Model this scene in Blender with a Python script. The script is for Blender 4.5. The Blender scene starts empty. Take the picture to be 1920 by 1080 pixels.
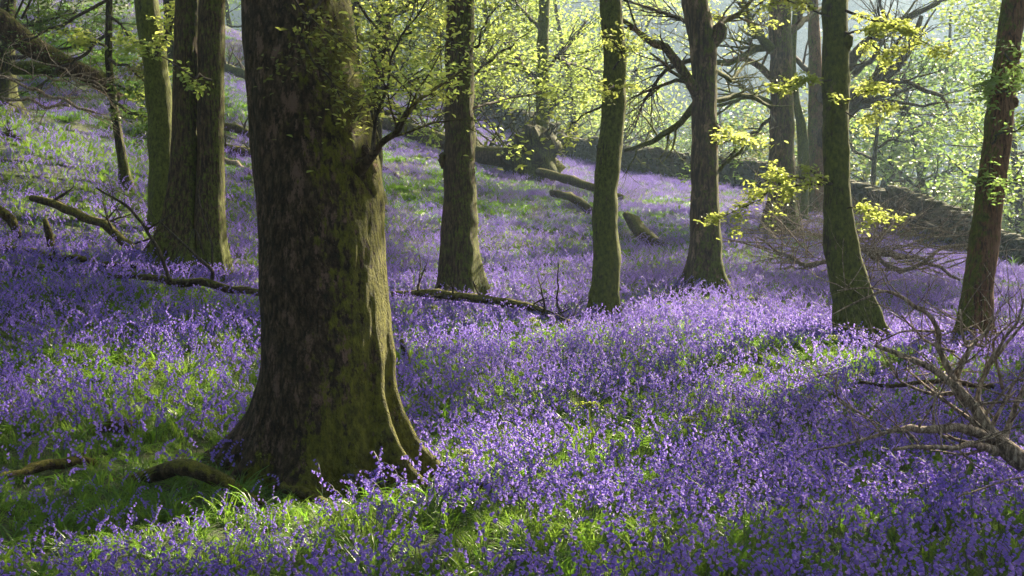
import bpy, math, random
import numpy as np
R = math.radians
SC = bpy.context.scene
COL = SC.collection
# ---------------------------------------------------------------- camera, world, sun, exposure
F = 2318.0                                  # focal length in pixels of a 1920 wide picture
PITCH = 7.1
CAM = np.array([0.0, 0.0, 1.8])
cd = bpy.data.cameras.new('camera'); cam = bpy.data.objects.new('camera', cd); COL.objects.link(cam)
cam.location = CAM; cam.rotation_euler = (R(90 - PITCH), 0, 0)
cd.sensor_width = 36; cd.lens = 36 * F / 1920; cd.clip_end = 2000; cd.clip_start = 0.05
SC.camera = cam
SUN_AZ, SUN_EL = 37.0, 29.0
SUN = np.array([math.sin(R(SUN_AZ)) * math.cos(R(SUN_EL)), math.cos(R(SUN_AZ)) * math.cos(R(SUN_EL)), math.sin(R(SUN_EL))])
w = bpy.data.worlds.new('World'); SC.world = w; w.use_nodes = True
nt = w.node_tree; nt.nodes.clear()
sky = nt.nodes.new('ShaderNodeTexSky'); sky.sky_type = 'NISHITA'; sky.sun_disc = False
sky.dust_density = 3.5; sky.ozone_density = .4; sky.sun_elevation = R(SUN_EL); sky.sun_rotation = R(SUN_AZ)
bg = nt.nodes.new('ShaderNodeBackground'); bg.inputs[1].default_value = 0.05
wo = nt.nodes.new('ShaderNodeOutputWorld')
wm = nt.nodes.new('ShaderNodeMix'); wm.data_type = 'RGBA'; wm.blend_type = 'MULTIPLY'; wm.inputs[0].default_value = 1; wm.inputs[7].default_value = (1, .90, .78, 1)   # the camera's white balance for shade
nt.links.new(sky.outputs[0], wm.inputs[6]); nt.links.new(wm.outputs[2], bg.inputs[0]); nt.links.new(bg.outputs[0], wo.inputs[0])
sl = bpy.data.lights.new('sun', 'SUN'); sl.energy = 5.0; sl.angle = R(0.5); sl.color = (1.0, 0.86, 0.62)
so = bpy.data.objects.new('sun', sl); COL.objects.link(so); so.location = (20, 30, 30)
so.rotation_euler = (R(90 - SUN_EL), 0, R(180 - SUN_AZ))
SC.view_settings.view_transform = 'Standard'; SC.view_settings.look = 'None'
SC.view_settings.exposure = 2.45; SC.view_settings.gamma = 1.0
cy = SC.cycles
cy.use_denoising = True; cy.max_bounces = 7; cy.diffuse_bounces = 3; cy.glossy_bounces = 2; cy.transmission_bounces = 4
cy.volume_bounces = 1; cy.transparent_max_bounces = 4; cy.sample_clamp_indirect = 6.0

# ---------------------------------------------------------------- numbers
sp_, cp_ = math.sin(R(PITCH)), math.cos(R(PITCH))
def P(px, py, D):                           # where the photograph's pixel lies at depth D
    u, v = (px - 960) / F * D, (540 - py) / F * D
    return np.array([u, D * cp_ + v * sp_, CAM[2] - D * sp_ + v * cp_])
def proj(p):
    q = np.asarray(p, float) - CAM
    D = q[..., 1] * cp_ - q[..., 2] * sp_; v = q[..., 1] * sp_ + q[..., 2] * cp_
    D = np.where(np.abs(D) < 1e-3, 1e-3, D)
    return 960 + q[..., 0] / D * F, 540 - v / D * F, D
def _h(i, s):
    i = i.astype(np.uint32)
    n = i[..., 0] * np.uint32(374761393) + i[..., 1] * np.uint32(668265263) + i[..., 2] * np.uint32(2147483647) + np.uint32(s * 974634777 & 0xffffffff)
    n = (n ^ (n >> np.uint32(13))) * np.uint32(1274126177); n = n ^ (n >> np.uint32(16))
    return (n & np.uint32(0xffffff)).astype(float) / 0xffffff
def vn(p, s=0):                             # value noise, -1..1
    p = np.asarray(p, float); i = np.floor(p).astype(np.int64); f = p - i; f = f * f * (3 - 2 * f); r = 0
    for a in (0, 1):
        for b in (0, 1):
            for c in (0, 1):
                wgt = (f[..., 0] if a else 1 - f[..., 0]) * (f[..., 1] if b else 1 - f[..., 1]) * (f[..., 2] if c else 1 - f[..., 2])
                r = r + wgt * _h(i + np.array([a, b, c]), s)
    return r * 2 - 1
def fbm(p, s=0, o=4):
    return sum(vn(np.asarray(p) * 2 ** k, s + k) / 2 ** k for k in range(o))
def n2(x, y, sc, s=0, o=3):
    x = np.asarray(x, float); y = np.asarray(y, float)
    return fbm(np.stack([x / sc, y / sc, np.full(x.shape, s * 7.3)], -1), s, o)

# ---------------------------------------------------------------- lie of the land: thin plate through points seen in the photograph
CTL = [(0,1080,4.5),(960,1080,4.6),(1920,1080,4.7),(610,950,6.3),(0,930,6.1),(1400,950,6.3),(1900,900,6.9),(0,700,8.6),(400,760,8.0),(1000,800,8.3),(1920,750,9.6),
 (350,515,14),(0,480,13),(860,572,16.0),(1130,605,14.3),(1320,552,17.5),(1600,652,12.2),(1825,672,12.3),(1000,480,22),(1465,445,28),
 (1200,332,46),(1440,362,42),(1700,432,36),(1920,512,32),(1050,345,38),(700,330,30),(700,205,50),(900,250,51),(1100,285,52),(430,80,55),(240,-20,56),
 (0,-60,52),(0,60,38),(0,200,24),(0,350,17),(230,340,19),(450,300,27),(200,100,34),(450,430,20),(560,200,42)]
cp3 = [P(*c) for c in CTL] + [np.array(v, float) for v in ((-30,-8,4),(0,-10,.3),(30,-8,-2.5),(-16,4,2.2),(-30,20,8),(-40,50,12),(18,8,-1.4),(26,22,-2.6),(34,40,-3.4),(0,2.5,.1))]
cp3 = np.array(cp3)
def _phi(r): return np.where(r > 1e-9, r * r * np.log(np.maximum(r, 1e-9)), 0)
_n = len(cp3); _K = _phi(np.linalg.norm(cp3[:, None, :2] - cp3[None, :, :2], axis=2)) + np.eye(_n) * 3.0
_Q = np.c_[np.ones(_n), cp3[:, :2]]
_S = np.linalg.solve(np.block([[_K, _Q], [_Q.T, np.zeros((3, 3))]]), np.r_[cp3[:, 2], 0, 0, 0])
WALLP = [(-2,60),(1.0,52),(P(1180,332,46)[0],P(1180,332,46)[1]),(P(1440,362,42)[0],P(1440,362,42)[1]),(P(1600,398,39)[0],P(1600,398,39)[1]),(P(1750,447,35)[0],P(1750,447,35)[1]),(P(1920,512,32)[0],P(1920,512,32)[1]),(22,26)]
_wx = np.array([q[0] for q in WALLP]); _wy = np.array([q[1] for q in WALLP])
def H(x, y):
    x = np.asarray(x, float); y = np.asarray(y, float); shp = x.shape; x = x.ravel(); y = y.ravel()
    xc = np.clip(x, -45, 40); yc = np.clip(y, -12, 60)
    z = np.zeros(len(x))
    for k in range(0, len(x), 20000):
        s = slice(k, k + 20000)
        z[s] = _phi(np.hypot(xc[s, None] - cp3[None, :, 0], yc[s, None] - cp3[None, :, 1])) @ _S[:_n] + _S[_n] + _S[_n+1] * xc[s] + _S[_n+2] * yc[s]
    crest = np.where(x < -2, 57.0, np.interp(x, _wx, _wy) + 1.2) + np.clip(-x - 12, 0, 60) * .4
    d = np.maximum(0, y - crest)
    z = z - 0.34 * d * d / (d + 6)
    z = z + n2(x, y, 2.2, 3) * 0.07 + n2(x, y, 0.6, 5, 2) * 0.02
    z = np.maximum(z, -17 + n2(x, y, 30, 8) * 1.5)
    t = np.clip((y - 130) / 150, 0, 1); z = z + (t * t * (3 - 2 * t)) * (62 + n2(x, y, 60, 9) * 9)
    return z.reshape(shp)
def h1(x, y): return float(H(np.array([x]), np.array([y]))[0])
def G(px, py, D, dz=0.0):                   # ground point under the pixel at depth D
    p = P(px, py, D); p[2] = h1(p[0], p[1]) + dz; return p

# ---------------------------------------------------------------- mesh helpers
class MB:
    def __init__(s): s.v = []; s.q = []; s.t = []; s.n = 0
    def add(s, v, q=None, t=None):
        v = np.asarray(v, float).reshape(-1, 3)
        if q is not None and len(q): s.q.append(np.asarray(q) + s.n)
        if t is not None and len(t): s.t.append(np.asarray(t) + s.n)
        s.v.append(v); s.n += len(v)
    def mesh(s, name, mat, off=(0, 0, 0), smooth=True):
        v = np.concatenate(s.v) - np.asarray(off); q = np.concatenate(s.q) if s.q else np.zeros((0, 4), int); t = np.concatenate(s.t) if s.t else np.zeros((0, 3), int)
        me = bpy.data.meshes.new(name); me.vertices.add(len(v)); me.vertices.foreach_set('co', v.astype(np.float32).ravel())
        idx = np.r_[q.ravel(), t.ravel()].astype(np.int32); me.loops.add(len(idx)); me.loops.foreach_set('vertex_index', idx)
        tot = np.r_[np.full(len(q), 4), np.full(len(t), 3)].astype(np.int32); me.polygons.add(len(tot))
        me.polygons.foreach_set('loop_start', np.r_[0, np.cumsum(tot)[:-1]].astype(np.int32)); me.polygons.foreach_set('loop_total', tot)
        me.polygons.foreach_set('use_smooth', np.full(len(tot), smooth)); me.update(calc_edges=True)
        me.materials.append(mat); return me
    def obj(s, name, mat, parent=None, smooth=True, off=None):
        if off is None: off = np.array(parent.location) if parent is not None else np.zeros(3)
        o = bpy.data.objects.new(name, s.mesh(name, mat, off, smooth)); COL.objects.link(o)
        if parent is not None: o.parent = parent
        else: o.location = off
        return o
def tag(o, label=None, cat=None, group=None, kind=None):
    for k, v in (('label', label), ('category', cat), ('group', group), ('kind', kind)):
        if v: o[k] = v
    return o
def thing(name, loc, label, cat, group=None):
    o = bpy.data.objects.new(name, None); COL.objects.link(o); o.location = [float(a) for a in loc]; o.empty_display_size = .3
    return tag(o, label, cat, group)
def frames(pts):
    t = np.gradient(pts, axis=0); t /= np.linalg.norm(t, axis=1)[:, None] + 1e-9
    m = np.abs(t.mean(0)); ref = np.eye(3)[int(np.argmin(m))] if m[2] > .5 or m[1] > .9 else np.array([0, 0, 1.])
    if m[2] > .6: ref = np.array([0, 1., 0])
    a = np.cross(ref, t); a /= np.linalg.norm(a, axis=1)[:, None] + 1e-9
    b = np.cross(t, a); return t, a, b
def ringfaces(nr, ns):
    i = np.arange(nr - 1)[:, None] * ns; j = np.arange(ns)[None, :]; k = (j + 1) % ns
    return np.stack([i + j, i + k, i + ns + k, i + ns + j], -1).reshape(-1, 4)
def tube(mb, pts, rad, ns=6, rough=0.0, seed=0, cap=True):
    pts = np.asarray(pts, float); rad = np.asarray(rad, float); n = len(pts)
    t, a, b = frames(pts); th = np.linspace(0, 2 * np.pi, ns, endpoint=False)
    dirs = a[:, None] * np.cos(th)[None, :, None] + b[:, None] * np.sin(th)[None, :, None]
    rr = np.repeat(rad[:, None], ns, 1)
    if rough:
        sc = max(rad.max(), .01)
        rr = rr * (1 + rough * fbm((pts[:, None] + dirs * rad[:, None, None]) / (sc * 1.2), seed, 3))
    v = (pts[:, None] + dirs * rr[..., None]).reshape(-1, 3)
    base = len(v); tr = []
    if cap:
        v = np.r_[v, pts[:1] - t[:1] * rad[0] * .15, pts[-1:] + t[-1:] * rad[-1] * .3]; j = np.arange(ns); k = (j + 1) % ns
        tr = np.r_[np.stack([np.full(ns, base), k, j], 1), np.stack([np.full(ns, base + 1), j + (n - 1) * ns, k + (n - 1) * ns], 1)]
    mb.add(v, ringfaces(n, ns), tr)
def resample(pts, n, col=None):
    pts = np.asarray(pts, float); s = np.r_[0, np.cumsum(np.linalg.norm(np.diff(pts[:, :3], axis=0), axis=1))]
    u = np.linspace(0, s[-1], n); out = np.stack([np.interp(u, s, pts[:, k]) for k in range(pts.shape[1])], 1)
    if n > 8 and len(pts) > 2:              # round the corners off
        for _ in range(max(1, n // (len(pts) * 4))):
            m = out.copy(); m[1:-1] = (out[:-2] + 2 * out[1:-1] + out[2:]) / 4; out = m
    return out
def limb(mb, poly, n=None, ns=7, wob=.02, rough=.12, seed=0):
    """poly: (x,y,z,r) rows -> a knobbly tapering branch"""
    poly = np.asarray(poly, float); L = np.linalg.norm(np.diff(poly[:, :3], axis=0), axis=1).sum()
    n = n or int(np.clip(L / max(poly[:, 3].mean() * 2.5, .03), 6, 60)); q = resample(poly, n)
    amp = np.minimum(wob, .04 * L + 1) * np.sin(np.linspace(0, np.pi, n))[:, None]
    q[:, :3] += amp * np.stack([fbm(q[:, :3] / max(.25, L / 7) + 17 * k, seed + k, 3) for k in range(3)], 1)
    tube(mb, q[:, :3], q[:, 3], ns, rough, seed); return q
def PL(*rows):                              # pixel rows (px, py, D, diameter in pixels) -> x,y,z,r
    return np.array([list(P(a, b, D)) + [d / 2 * D / F] for a, b, D, d in rows])
def grow(mb, rng, p, d, L, r, lvl, tips, up=.05, ang=(25, 60), kids=(3, 5), wob=.18, ns=(4, 4, 5, 6)):
    n = max(4, int(L / (.12 + L * .12))); pts = [np.array(p, float)]; d = np.array(d, float); d /= np.linalg.norm(d)
    for i in range(n):
        d = d + np.array([rng.gauss(0, wob), rng.gauss(0, wob), rng.gauss(0, wob) + up]); d /= np.linalg.norm(d); pts.append(pts[-1] + d * L / n)
    pts = np.array(pts); rr = np.linspace(r, r * (.35 if lvl else .2), n + 1); tube(mb, pts, rr, ns[min(lvl, 3)], cap=False)
    if lvl == 0 or tips is not None and lvl == 1:
        if tips is not None: tips.extend(list(pts[n // 3:]))
    if lvl:
        for _ in range(rng.randint(*kids)):
            k = rng.randint(max(1, n // 4), n); dd = pts[min(k, n)] - pts[k - 1]; dd /= np.linalg.norm(dd) + 1e-9
            q = np.array([rng.gauss(0, 1) for _ in range(3)]); q -= dd * q.dot(dd); q /= np.linalg.norm(q) + 1e-9; a = R(rng.uniform(*ang))
            grow(mb, rng, pts[k], dd * math.cos(a) + q * math.sin(a), L * rng.uniform(.4, .68), rr[k] * .62, lvl - 1, tips, up, ang, kids, wob, ns)
def leaves(mb, c, size, rng, flat=.45, aspect=.5):
    """obovate folded leaves at centres c (N,3)"""
    c = np.asarray(c, float); n = len(c)
    if n == 0: return
    a = rng.normal(size=(n, 3)); a[:, 2] = a[:, 2] * .35 - .12; a /= np.linalg.norm(a, axis=1)[:, None]
    nn = rng.normal(size=(n, 3)) * flat + np.array([0, 0, 1.]); nn -= a * (nn * a).sum(1)[:, None]; nn /= np.linalg.norm(nn, axis=1)[:, None]
    b = np.cross(nn, a); s = (size * rng.uniform(.6, 1.25, n))[:, None]; wd = s * aspect
    fold = nn * s * .10; tipd = np.array([0, 0, -.12]) * s
    v = np.stack([c, c + a * s * .4 + b * wd * .38 + fold, c + a * s * .78 + b * wd * .48 + fold, c + a * s + tipd, c + a * s * .78 - b * wd * .48 + fold, c + a * s * .4 - b * wd * .38 + fold], 1)
    i = np.arange(n)[:, None] * 6
    mb.add(v.reshape(-1, 3), np.r_[i + np.array([[0, 1, 2, 3]]), i + np.array([[3, 4, 5, 0]])])
def tufts(tips, rng, per=4, spread=.06):
    tips = np.asarray(tips); k = np.repeat(tips, per, 0); return k + rng.normal(size=k.shape) * spread * np.array([1, 1, .6])

# ---------------------------------------------------------------- materials
def mat(name):
    m = bpy.data.materials.new(name); m.use_nodes = True; t = m.node_tree; t.nodes.clear()
    return m, t, lambda ty, **kw: _node(t, ty, kw)
def _node(t, ty, kw):
    n = t.nodes.new('ShaderNode' + ty)
    for k, v in kw.items():
        if isinstance(k, str) and k.startswith('i'): n.inputs[int(k[1:])].default_value = v
        else: setattr(n, k, v)
    return n
def ramp(t, fac, stops):
    r = t.nodes.new('ShaderNodeValToRGB'); e = r.color_ramp.elements
    while len(e) < len(stops): e.new(.5)
    for q, (p, c) in zip(e, stops): q.position = p; q.color = (*c, 1) if len(c) == 3 else c
    t.links.new(fac, r.inputs[0]); return r.outputs[0]
def noise(t, vec, scale, det=5, rough=.6):
    n = t.nodes.new('ShaderNodeTexNoise'); n.inputs['Scale'].default_value = scale; n.inputs['Detail'].default_value = det; n.inputs['Roughness'].default_value = rough
    t.links.new(vec, n.inputs['Vector']); return n.outputs['Fac']
def mapping(t, vec, sc, rot=(0, 0, 0)):
    n = t.nodes.new('ShaderNodeMapping'); n.inputs['Scale'].default_value = sc; n.inputs['Rotation'].default_value = rot; t.links.new(vec, n.inputs[0]); return n.outputs[0]
def mixc(t, fac, a, b, mode='MIX'):
    n = t.nodes.new('ShaderNodeMix'); n.data_type = 'RGBA'; n.blend_type = mode
    for s, v in ((n.inputs[0], fac), (n.inputs[6], a), (n.inputs[7], b)):
        if isinstance(v, (tuple, list)): s.default_value = (*v, 1)
        elif isinstance(v, (int, float)): s.default_value = v
        else: t.links.new(v, s)
    return n.outputs[2]
def math_(t, op, a, b=0.0, clamp=False):
    n = t.nodes.new('ShaderNodeMath'); n.operation = op; n.use_clamp = clamp
    for s, v in ((n.inputs[0], a), (n.inputs[1], b)):
        if isinstance(v, (int, float)): s.default_value = v
        else: t.links.new(v, s)
    return n.outputs[0]
def bark(name, dark, mid, light, moss, amount, patch=None, side=(.35, -.1, .2), base=.5, fur=14, bumpd=.02, baseh=.9, st=.16, ps=5.5, dk=.68):
    m, t, N = mat(name); tc = N('TexCoord').outputs['Object']; geo = N('NewGeometry')
    stretch = mapping(t, tc, (1, 1, st)); fine = noise(t, stretch, fur * 1.6, 7, .65)
    vor = N('TexVoronoi'); vor.feature = 'DISTANCE_TO_EDGE'; vor.inputs['Scale'].default_value = fur
    warp = mixc(t, .35, stretch, N('TexNoise').outputs['Color'], 'ADD'); t.links.new(warp, vor.inputs['Vector'])
    crack = ramp(t, vor.outputs['Distance'], [(0, (0, 0, 0)), (.16, (1, 1, 1))])
    big = noise(t, tc, 2.6, 5)
    hgt = math_(t, 'ADD', math_(t, 'MULTIPLY', crack, .20), math_(t, 'MULTIPLY', math_(t, 'SUBTRACT', math_(t, 'ADD', math_(t, 'MULTIPLY', fine, .7), math_(t, 'MULTIPLY', noise(t, mapping(t, tc, (1, 1, min(1, st * 2))), fur * 4, 5, .7), .3)), .5), 2.3)); hgt = math_(t, 'ADD', hgt, .62)
    c = ramp(t, math_(t, 'MULTIPLY', hgt, .72), [(.36, dark), (.54, tuple(v * dk for v in mid)), (.76, tuple(v * dk * 1.15 for v in light))])
    if patch: c = mixc(t, ramp(t, noise(t, mapping(t, tc, (1, 1, .45)), ps, 8, .75), [(.54, (0, 0, 0)), (.60, (1, 1, 1))]), c, patch)
    spk = ramp(t, noise(t, tc, 60, 3), [(.66, (0, 0, 0)), (.72, (1, 1, 1))])
    c = mixc(t, math_(t, 'MULTIPLY', spk, .35), c, (.20, .21, .18))
    dot = N('VectorMath', operation='DOT_PRODUCT'); t.links.new(geo.outputs['Normal'], dot.inputs[0]); dot.inputs[1].default_value = side
    sep = N('SeparateXYZ'); t.links.new(tc, sep.inputs[0])
    low = math_(t, 'MULTIPLY', math_(t, 'SUBTRACT', 1, math_(t, 'DIVIDE', sep.outputs[2], baseh), True), base)
    mf = math_(t, 'ADD', math_(t, 'ADD', math_(t, 'ADD', big, math_(t, 'MULTIPLY', math_(t, 'SUBTRACT', math_(t, 'ADD', noise(t, tc, 22, 6, .75), fine), .72), 1.9)), math_(t, 'ADD', dot.outputs['Value'], low)), amount - 1.0)
    mfac = ramp(t, mf, [(.36, (0, 0, 0)), (.62, (1, 1, 1))])
    mcol = mixc(t, ramp(t, noise(t, mapping(t, tc, (1, 1, .6)), 30, 8, .75), [(.35, (0, 0, 0)), (.65, (1, 1, 1))]), tuple(v * .22 for v in moss), tuple(v * 1.35 for v in moss))
    c = mixc(t, mfac, c, mcol)
    bs = N('BsdfPrincipled'); bs.inputs['Roughness'].default_value = .85; bs.inputs['Specular IOR Level'].default_value = .25; t.links.new(c, bs.inputs['Base Color'])
    mh = math_(t, 'ADD', hgt, math_(t, 'MULTIPLY', noise(t, tc, 110, 4), .5)); bp = N('Bump'); bp.inputs['Strength'].default_value = 1; bp.inputs['Distance'].default_value = bumpd
    t.links.new(mh, bp.inputs['Height']); t.links.new(bp.outputs[0], bs.inputs['Normal']); t.links.new(bs.outputs[0], N('OutputMaterial').inputs[0]); return m
def leafmat(name, c1, c2, tr, trans=.55, gloss=.35, scale=.6, inst=False, rough=.45):
    m, t, N = mat(name)
    if inst:
        a = N('Attribute'); a.attribute_type = 'INSTANCER'; a.attribute_name = 'rnd'; f = a.outputs['Fac']
    else:
        g = N('NewGeometry'); f = math_(t, 'ADD', math_(t, 'MULTIPLY', g.outputs['Random Per Island'], .6), math_(t, 'MULTIPLY', noise(t, N('TexCoord').outputs['Object'], scale, 2), .5))
    c = mixc(t, f, c1, c2); tcx = mixc(t, f, tr, tuple(v * .62 for v in tr))
    bs = N('BsdfPrincipled'); bs.inputs['Roughness'].default_value = rough; bs.inputs['Specular IOR Level'].default_value = gloss; t.links.new(c, bs.inputs['Base Color'])
    tl = N('BsdfTranslucent'); t.links.new(tcx, tl.inputs[0]); mx = N('MixShader'); mx.inputs[0].default_value = trans
    t.links.new(bs.outputs[0], mx.inputs[1]); t.links.new(tl.outputs[0], mx.inputs[2]); t.links.new(mx.outputs[0], N('OutputMaterial').inputs[0]); return m
MOSS = (.090, .105, .013)
M = {}
M['oak'] = bark('oak bark', (.012, .008, .005), (.050, .031, .019), (.13, .085, .058), (.125, .125, .014), .05, (.17, .105, .085), (.75, -.05, .1), .65, 24, .024, .7, .42, 13, .82)
M['brown'] = bark('brown bark', (.016, .010, .005), (.062, .038, .020), (.14, .09, .05), MOSS, .28, None, (.25, -.05, .1), .3, 24, .012, dk=.85)
M['mossy'] = bark('mossy bark', (.014, .012, .006), (.050, .036, .014), (.12, .085, .038), MOSS, .72, (.17, .115, .08), (.2, -.1, .1), .3, 26, .010, dk=.9)
M['flaky'] = bark('flaky bark', (.02, .014, .011), (.075, .046, .030), (.17, .11, .075), MOSS, .30, (.22, .14, .095), (.25, 0, .1), .4, 18, .016, dk=.85)
M['red'] = bark('reddish bark', (.025, .014, .009), (.14, .066, .034), (.23, .12, .068), MOSS, .26, (.18, .095, .06), (-.3, 0, .1), .3, 22, .012, dk=.85)
M['dark'] = bark('dark bark', (.01, .007, .005), (.034, .022, .013), (.08, .055, .034), MOSS, .28, None, (.2, 0, .1), .3, 18, .012)
M['log'] = bark('log bark', (.02, .013, .009), (.085, .050, .032), (.18, .115, .08), (.10, .10, .015), .02, None, (.1, 0, .75), .0, 16, .02)
M['mosslog'] = bark('mossy log bark', (.02, .013, .007), (.075, .048, .028), (.16, .11, .065), (.13, .12, .018), .22, None, (.1, 0, .7), .0, 18, .015)
M['deadwood'] = bark('dead wood', (.07, .055, .045), (.30, .225, .17), (.62, .52, .42), (.09, .09, .03), -.25, None, (0, 0, .3), 0, 30, .006)
M['twig'] = bark('twig bark', (.02, .015, .012), (.06, .046, .037), (.12, .095, .08), MOSS, -.1, None, (0, 0, .3), 0, 30, .004)
M['stone'] = bark('mossy stone', (.012, .012, .010), (.045, .042, .036), (.09, .085, .07), (.045, .048, .010), .62, None, (0, 0, .5), 0, 5, .03, dk=.5)
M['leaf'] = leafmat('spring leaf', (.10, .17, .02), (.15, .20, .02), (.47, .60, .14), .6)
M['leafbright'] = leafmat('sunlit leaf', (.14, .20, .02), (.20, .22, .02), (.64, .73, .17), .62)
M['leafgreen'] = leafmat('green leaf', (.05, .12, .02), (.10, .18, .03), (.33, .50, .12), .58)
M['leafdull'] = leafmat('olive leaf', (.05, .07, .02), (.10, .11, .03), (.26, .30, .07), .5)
M['farspring'] = leafmat('spring leaf beyond the wall', (.07, .13, .02), (.12, .16, .025), (.34, .46, .11), .55)
M['fargreen'] = leafmat('green leaf beyond the wall', (.045, .10, .02), (.08, .14, .03), (.24, .38, .10), .55)
M['farleaf'] = leafmat('distant leaf', (.018, .035, .022), (.03, .05, .025), (.05, .09, .04), .4)
M['needle'] = leafmat('hemlock needle', (.03, .06, .015), (.06, .09, .02), (.14, .24, .03), .4)
M['bell'] = leafmat('bluebell petal', (.15, .098, .53), (.30, .205, .74), (.49, .34, 1.0), .5, .3, inst=True, rough=.5)
M['stalk'] = leafmat('bluebell stalk', (.06, .09, .05), (.10, .10, .12), (.2, .3, .08), .3, .3, inst=True)
M['strap'] = leafmat('bluebell leaf', (.025, .075, .015), (.06, .13, .02), (.22, .44, .04), .5, .5, inst=True, rough=.32)
M['blade'] = leafmat('grass blade', (.04, .10, .012), (.09, .16, .02), (.32, .52, .06), .5, .4, inst=True, rough=.4)
M['fern'] = leafmat('young bracken', (.12, .17, .03), (.18, .20, .04), (.45, .55, .08), .5)
m, t, N = mat('woodland soil'); tc = N('TexCoord').outputs['Object']
c = ramp(t, noise(t, tc, 1.7, 9, .7), [(.3, (.015, .022, .006)), (.5, (.028, .045, .010)), (.62, (.05, .06, .014)), (.75, (.06, .045, .03))])
c = mixc(t, ramp(t, noise(t, tc, .045, 4), [(.42, (0, 0, 0)), (.6, (1, 1, 1))]), c, (.035, .055, .016))
bs = N('BsdfPrincipled'); bs.inputs['Roughness'].default_value = .95; t.links.new(c, bs.inputs['Base Color']); bp = N('Bump'); bp.inputs['Distance'].default_value = .05
t.links.new(noise(t, tc, 14, 6), bp.inputs['Height']); t.links.new(bp.outputs[0], bs.inputs['Normal']); t.links.new(bs.outputs[0], N('OutputMaterial').inputs[0]); M['soil'] = m

# ---------------------------------------------------------------- the ground, one sheet to the far side of the valley
gx = np.r_[np.linspace(-270, -42, 36)[:-1], np.arange(-42, 42, .4), np.linspace(42, 270, 36)]
gy = np.r_[np.arange(-12, 64, .4), np.linspace(64, 130, 40)[:-1], np.linspace(130, 318, 60)]
X, Y = np.meshgrid(gx, gy); Z = H(X, Y); nx = len(gx); ny = len(gy)
i = (np.arange(ny - 1)[:, None] * nx + np.arange(nx - 1)[None, :])
mb = MB(); mb.add(np.stack([X, Y, Z], -1), np.stack([i, i + 1, i + nx + 1, i + nx], -1).reshape(-1, 4))
tag(mb.obj('ground', M['soil']), 'wooded slope falling away to a hazy valley side', 'ground', kind='structure')

# ---------------------------------------------------------------- trunks
def trunk(mb, rows, base, lobes=(), sides=28, seed=0, step=.12, rough=.085, ridge=0.0, ext=None, sink=.35, flute=0):
    """rows: (px,py,D,width px) from the ground up; goes on upward to height ext (metres) above the base"""
    q = [list(P(a, b, D)) + [wd / 2 * D / F] for a, b, D, wd in rows]
    q[0][2] = min(q[0][2], base[2]); q.insert(0, [q[0][0], q[0][1], base[2] - sink, q[0][3]])
    top = np.array(q[-1]); dr = (np.array(q[-1]) - np.array(q[-3]))[:3]; dr /= np.linalg.norm(dr); dr = dr * .5 + np.array([0, 0, .5])
    if ext:
        rng = random.Random(seed)
        while top[2] - base[2] < ext:
            dr = dr + np.array([rng.gauss(0, .06), rng.gauss(0, .06), .1]); dr /= np.linalg.norm(dr)
            k = max(.25, 1 - (top[2] - base[2]) / (ext * 1.25)); top = np.r_[top[:3] + dr * .8, q[len(rows)][3] * max(k, .2)]; q.append(list(top))
    q = np.array(q); L = q[-1, 2] - q[0, 2]; n = int(L / step) + 2
    # finer rings low down
    zz = np.linspace(0, 1, n) ** 1.25; s = (q[:, 2] - q[0, 2]) / L; s = np.maximum.accumulate(s + np.arange(len(s)) * 1e-6)
    c = np.stack([np.interp(zz, s / s[-1], q[:, k]) for k in range(4)], 1)
    for _ in range(2):
        mm = c.copy(); mm[1:-1] = (c[:-2] + 2 * c[1:-1] + c[2:]) / 4; c = mm
    th = np.linspace(0, 2 * np.pi, sides, endpoint=False); h = c[:, 2] - base[2]
    rr = np.repeat(c[:, 3:4], sides, 1)
    for (ang, amp, tau, wd) in lobes:
        da = (th - R(ang) + np.pi) % (2 * np.pi) - np.pi
        rr = rr + amp * np.exp(-np.maximum(h, -.1)[:, None] / tau) * np.exp(-(da / R(wd))[None, :] ** 2)
    cs = np.stack([np.cos(th), np.sin(th)], 1)
    pos = np.concatenate([np.repeat(cs[None] * 1.0, n, 0) * rr[..., None], np.repeat(h[:, None, None], sides, 1)], 2)
    rr = rr * (1 + rough * fbm(pos * np.array([1.6, 1.6, .9]) / (c[:, 3].mean() * 2.2), seed, 3))
    if ridge:
        rr = rr + ridge * (np.abs(vn(pos * np.array([16, 16, 3.0]), seed + 5)) - .4) + ridge * .6 * vn(pos * np.array([40, 40, 9.]), seed + 6)
    if flute:
        rr = rr * (1 - flute * np.exp(-((th - R(285)) / R(9))[None, :] ** 2) * np.ones((n, 1)))
    v = np.concatenate([c[:, None, :2] + cs[None] * rr[..., None], np.repeat(c[:, None, 2:3], sides, 1)], 2)
    mb.add(v.reshape(-1, 3), ringfaces(n, sides)); return c
def axis_at(c, z):                          # (x, y, z, r) on the axis of a trunk at height z
    return np.array([np.interp(z, c[:, 2], c[:, k]) for k in range(4)])
TREES = []
def tree(name, label, cat, rows, m, lobes=None, **kw):
    base = G(*rows[0][:3]); e = thing(name, base, label, cat, kw.pop('group', None)); seed = kw.get('seed', 0); r0 = rows[0][3] / 2 * rows[0][2] / F
    if lobes is None:
        rg = random.Random(seed + 50); a0 = rg.uniform(0, 70); lobes = [(a0 + k * 72 + rg.uniform(-18, 18), r0 * rg.uniform(.5, 1.15), r0 * rg.uniform(.9, 1.5), rg.uniform(13, 22)) for k in range(5)]
    mb = MB(); c = trunk(mb, rows, base, lobes, **kw); mb.obj('trunk', m, e)
    TREES.append(dict(e=e, base=base, c=c, bark=m, ext=kw.get('ext'), seed=seed)); return TREES[-1]
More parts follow.
